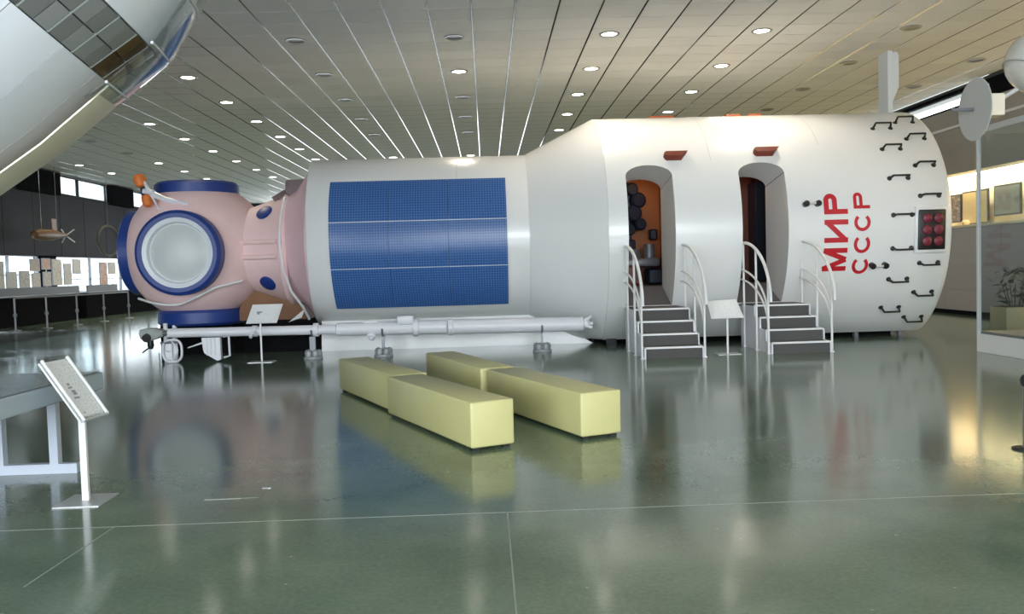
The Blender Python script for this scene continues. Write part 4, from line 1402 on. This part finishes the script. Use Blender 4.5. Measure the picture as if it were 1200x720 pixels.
sec = 2 * pi / 20
g = 0.0025
pm = finish('hull_panel', sector(prof_d, -sec / 2 + g, sec / 2 - g, 4), M['craft_white'])
for k in range(20):
    inst(pm, 'hull_panel', cr, rot=(0, 0, sec * k + 0.06))
bm = BM(); lathe(bm, [(s, r - 0.014) for s, r in prof_d], (0, 0, 0), (0, 0, 1), 60, caps=True); obj('inner_shell', bm, M['stand_grey'], cr)
bm = BM(); lathe(bm, [(-0.004, RA - 0.01), (0.31, RB - 0.015)], (0, 0, 0), (0, 0, 1), 72); obj('band_backing', bm, M['craft_dark'], cr)
BW = 0.309
ng = 36
gs = 2 * pi / ng
for k in range(ng):
    a = gs * k
    ang = (math.degrees(a) % 360)
    for row in range(2):
        for col in range(2):
            s0, s1 = 0.004 + row * (BW / 2), (row + 1) * (BW / 2) - 0.004
            r0, r1 = RA + (RB - RA) * s0 / BW, RA + (RB - RA) * s1 / BW
            a0 = a + gs * (0.03 + 0.48 * col); a1 = a + gs * (0.03 + 0.48 * (col + 1)) - 0.006
            mt = M['craft_tile_gold'] if 79 < ang < 101 else (M['craft_tile_dark'] if ang < 49 or ang > 200 else M['craft_tile'])
            obj('hull_tile', sector([(s0, r0), (s1, r1)], a0, a1, 2, 0.02), mt, cr)
    obj('tile_divider', sector([(0.0, RA + 0.002), (BW, RB + 0.002)], a - gs * 0.018, a + gs * 0.018, 1, 0.02), M['boom_grey'], cr)
bm = BM(); lathe(bm, [(0.312, RB - 0.012), (0.316, RB), (0.60, RB - 0.03), (0.80, RB - 0.08), (1.0, RB - 0.19), (1.15, RB - 0.36), (1.25, 0.6), (1.3, 0.001)], (0, 0, 0), (0, 0, 1), 72, caps=False)
obj('nose_shell', bm, M['craft_white'], cr)
a0, a1 = R(83), R(160)
obj('lower_liner', sector([(-2.1, 0.83), (-1.05, 1.10), (-0.5, 1.20), (0.0, RA + 0.11)], a0, a1, 30, 0.01), M['craft_tan'], cr, 'tan liner under the hull')
sh_prof = [(-0.14, RA + 0.09), (0.0, RA + 0.12), (0.30, RB + 0.10), (0.62, RB + 0.05), (0.85, RB - 0.03), (1.05, RB - 0.14)]
a0 = R(80)
obj('clear_shield', sector(sh_prof, a0, a1, 30, 0.008), M['shield_glass'], cr, 'clear plastic shield')
bm = BM()
for s, r in ((0.0, RA + 0.115), (0.33, RB + 0.09), (0.66, RB + 0.035)):
    tube(bm, [(r * cos(a0 + (a1 - a0) * k / 24), r * sin(a0 + (a1 - a0) * k / 24), s) for k in range(25)], 0.009, 6)
obj('shield_rib', bm, M['mesh_panel'], cr)
# cables up to the ceiling
inv = mm.inverted()
bm = BM()
for s in (-1.4, 0.5):
    p = Cc + d * s
    tube(bm, [inv @ (p - Cc), inv @ (Vector((p.x, p.y, ZC)) - Cc)], 0.008, 6)
obj('suspension_cable', bm, M['chrome'], cr)

# ================================================================== FAR LEFT: photo boards, barrier, hanging models
XB = -15.9
ledge = thing('display_ledge', 'long grey display ledge under the photo boards by the left windows', 'ledge', (XB, 29, 0))
obj('ledge_top', box(BM(), XB - 0.25, XB + 0.30, 24.0, 33.2, 0.98, 1.02), M['grey_ledge'], ledge)
obj('ledge_front', box(BM(), XB + 0.22, XB + 0.28, 24.0, 33.2, 1.03, 1.30), M['grey_ledge'], ledge)
obj('ledge_body', box(BM(), XB - 0.2, XB + 0.2, 24.0, 33.2, 0.0, 0.98), M['black'], ledge)
ledge2 = thing('display_ledge', 'shorter grey display ledge by the left windows nearer the pink hub', 'ledge', (XB, 36.5, 0))
obj('ledge_top', box(BM(), XB - 0.25, XB + 0.30, 33.9, 41.0, 0.98, 1.02), M['grey_ledge'], ledge2)
obj('ledge_front', box(BM(), XB + 0.22, XB + 0.28, 33.9, 36.6, 1.03, 1.30), M['grey_ledge'], ledge2)
obj('ledge_body', box(BM(), XB - 0.2, XB + 0.2, 33.9, 41.0, 0.0, 0.98), M['black'], ledge2)

XP = -15.75
# (pixel-free layout) y range along the wall, z range, tone
boards = [(27.65, 28.4, 1.30, 2.20, 0, 'tall tan photo board at the left edge of the row by the windows'),
          (28.5, 29.15, 1.30, 1.85, 3, 'pale photo board, second from the left edge in the row by the windows'),
          (29.3, 29.95, 1.28, 1.88, 1, 'square tan photo board, third from the left edge in the row by the windows'),
          (30.0, 30.65, 1.86, 2.30, 2, 'brown photo board in the upper row left of the orange brown one'),
          (30.1, 30.65, 1.30, 1.80, 0, 'tan photo board under the brown one in the row by the windows'),
          (30.8, 31.4, 1.92, 2.32, 4, 'orange brown photo board in the upper row by the windows'),
          (30.85, 31.4, 1.32, 1.84, 1, 'dull tan photo board under the orange brown one'),
          (31.5, 32.2, 1.34, 2.30, 0, 'tall tan photo board right of the orange brown one'),
          (32.35, 32.95, 1.34, 2.15, 3, 'narrow pale photo board right of the tall tan one'),
          (33.05, 33.7, 1.75, 2.32, 3, 'pale photo board at the right end of the row by the windows'),
          (35.3, 36.0, 1.18, 2.22, 4, 'tall orange photo board standing alone beside the dark pier'),
          (36.1, 36.8, 1.72, 2.22, 0, 'small tan photo board right of the tall orange one')]
for y0, y1, z0, z1, k, lab in boards:
    t = thing('photo_board', lab, 'board', (XP, (y0 + y1) / 2, z0), 'photo boards by the left windows')
    obj('board', box(BM(), XP - 0.03, XP, y0, y1, z0, z1), M['stand_grey'], t)
    bm = BM(); quad_uv(bm, ((XP + 0.003, y0 + 0.02, z0 + 0.02), (XP + 0.003, y1 - 0.02, z0 + 0.02), (XP + 0.003, y1 - 0.02, z1 - 0.02), (XP + 0.003, y0 + 0.02, z1 - 0.02)))
    obj('picture', bm, BOARD[k], t)
    bm = BM(); tube(bm, [(XP - 0.015, (y0 + y1) / 2, 1.03), (XP - 0.015, (y0 + y1) / 2, z0 + 0.02)], 0.012, 6)
    obj('board_post', bm, M['chrome'], t)

br = thing('barrier_railing', 'metal barrier railing with slim posts before the dark left wall', 'railing', (-14, 29, 0))
pts = [(-14.5, 26.6), (-14.05, 27.6), (-13.85, 29.2), (-13.75, 31.0), (-13.7, 33.0), (-13.7, 36.0), (-13.7, 39.5)]
for x, y in pts[:5]:
    bm = BM(); tube(bm, [(x, y, 0), (x, y, 1.0)], 0.03, 8); lathe(bm, [(0, 0.16), (0.02, 0.15), (0.03, 0.04)], (x, y, 0), (0, 0, 1), 16); lathe(bm, [(0, 0.03), (0.02, 0.055), (0.10, 0.055), (0.12, 0.03)], (x, y, 0.42), (0, 0, 1), 10)
    obj('post', bm, M['stand_grey'], br)
bm = BM(); tube(bm, [(x, y, 1.0) for x, y in pts[:5]], 0.022, 8); obj('top_rail', bm, M['stand_grey'], br)

# ochre model craft hung before the dark wall
XM = -15.6
oc = thing('hanging_model', 'ochre model craft with pale tail fins hung before the dark left wall', 'model', (XM, 31.3, 3.1))
bm = BM(); lathe(bm, [(0, 0.02), (0.1, 0.14), (0.5, 0.21), (1.3, 0.20), (1.9, 0.11), (2.3, 0.07)], (XM, 30.0, 3.12), (0, 1, 0.03), 18); obj('body', bm, M['ochre'], oc)
bm = BM()
for a in (0, 1, 2, 3):
    t = R(45 + 90 * a)
    prism_pts = [(XM, 32.1, 3.17), (XM + 0.05 * cos(t), 32.35, 3.17 + 0.05 * sin(t)), (XM + 0.34 * cos(t), 32.5, 3.17 + 0.34 * sin(t)), (XM + 0.30 * cos(t), 32.3, 3.17 + 0.30 * sin(t))]
    tube(bm, prism_pts[1:3], 0.025, 6)
obj('tail_fin', bm, M['dish'], oc, 'pale tail fins')
bm = BM(); tube(bm, [(XM, 30.6, 3.3), (XM, 30.6, ZC)], 0.008, 5); tube(bm, [(XM, 31.7, 3.25), (XM, 31.7, ZC)], 0.008, 5); obj('suspension_cable', bm, M['chrome'], oc)
bm = BM(); box(bm, XM - 0.02, XM + 0.02, 31.3, 31.65, 3.2, 3.75, 0.01); obj('upright_plate', bm, M['ochre'], oc)
hp = thing('hanging_ring', 'thin olive metal hoop hung before the dark left wall beside the hub', 'hoop', (XM, 35.6, 2.5))
bm = BM(); tube(bm, [(XM, 35.9 + 0.95 * cos(2 * pi * k / 28), 3.1 + 0.62 * sin(2 * pi * k / 28)) for k in range(28)], 0.05, 8, True); obj('hoop', bm, M['olive'], hp)
bm = BM(); tube(bm, [(XM, 35.9, 3.72), (XM, 35.9, ZC)], 0.008, 5); obj('suspension_cable', bm, M['chrome'], hp)

# aircraft on the apron outside the left windows
ac = thing('jet_aircraft', 'pale jet aircraft parked outside beyond the left windows', 'aircraft', (-27, 52, -0.25))
bm = BM(); lathe(bm, [(0, 0.05), (0.8, 0.45), (2.2, 0.8), (9, 0.85), (13, 0.5)], (-30, 50.0, 1.2), (0.35, 1, 0), 24); obj('fuselage', bm, M['plane_grey'], ac)
bm = BM(); prism(bm, [(58.0, 1.6), (60.4, 1.6), (61.0, 4.2), (60.2, 4.2)], 0, -26.9, -26.7); obj('tail_fin', bm, M['plane_fin'], ac)
bm = BM(); prism(bm, [(-33, 56.5), (-23, 56.5), (-24, 58.2), (-32, 58.2)], 2, 0.85, 1.0); obj('wing', bm, M['plane_grey'], ac)
bm = BM()
for x, y in ((-29, 52), (-28.6, 57), (-26.2, 57)):
    tube(bm, [(x, y, -0.25), (x, y, 0.9)], 0.12, 8)
obj('landing_gear', bm, M['stand_grey'], ac)

# low black barrier post at the right edge of the view
bp = thing('barrier_post', 'short black barrier post at the right edge in front of the showcase', 'post', (4.085, 6.35, 0))
bm = BM(); lathe(bm, [(0, 0.10), (0.012, 0.10), (0.02, 0.03)], (4.085, 6.35, 0), (0, 0, 1), 20); obj('base', bm, M['foot'], bp)
bm = BM(); tube(bm, [(4.085, 6.35, 0.01), (4.085, 6.35, 0.5)], 0.025, 10); obj('pole', bm, M['stand_grey'], bp)
bm = BM(); lathe(bm, [(0, 0.02), (0.02, 0.04), (0.06, 0.045), (0.09, 0.03), (0.10, 0.001)], (4.085, 6.35, 0.48), (0, 0, 1), 14); obj('cap', bm, M['foot'], bp)
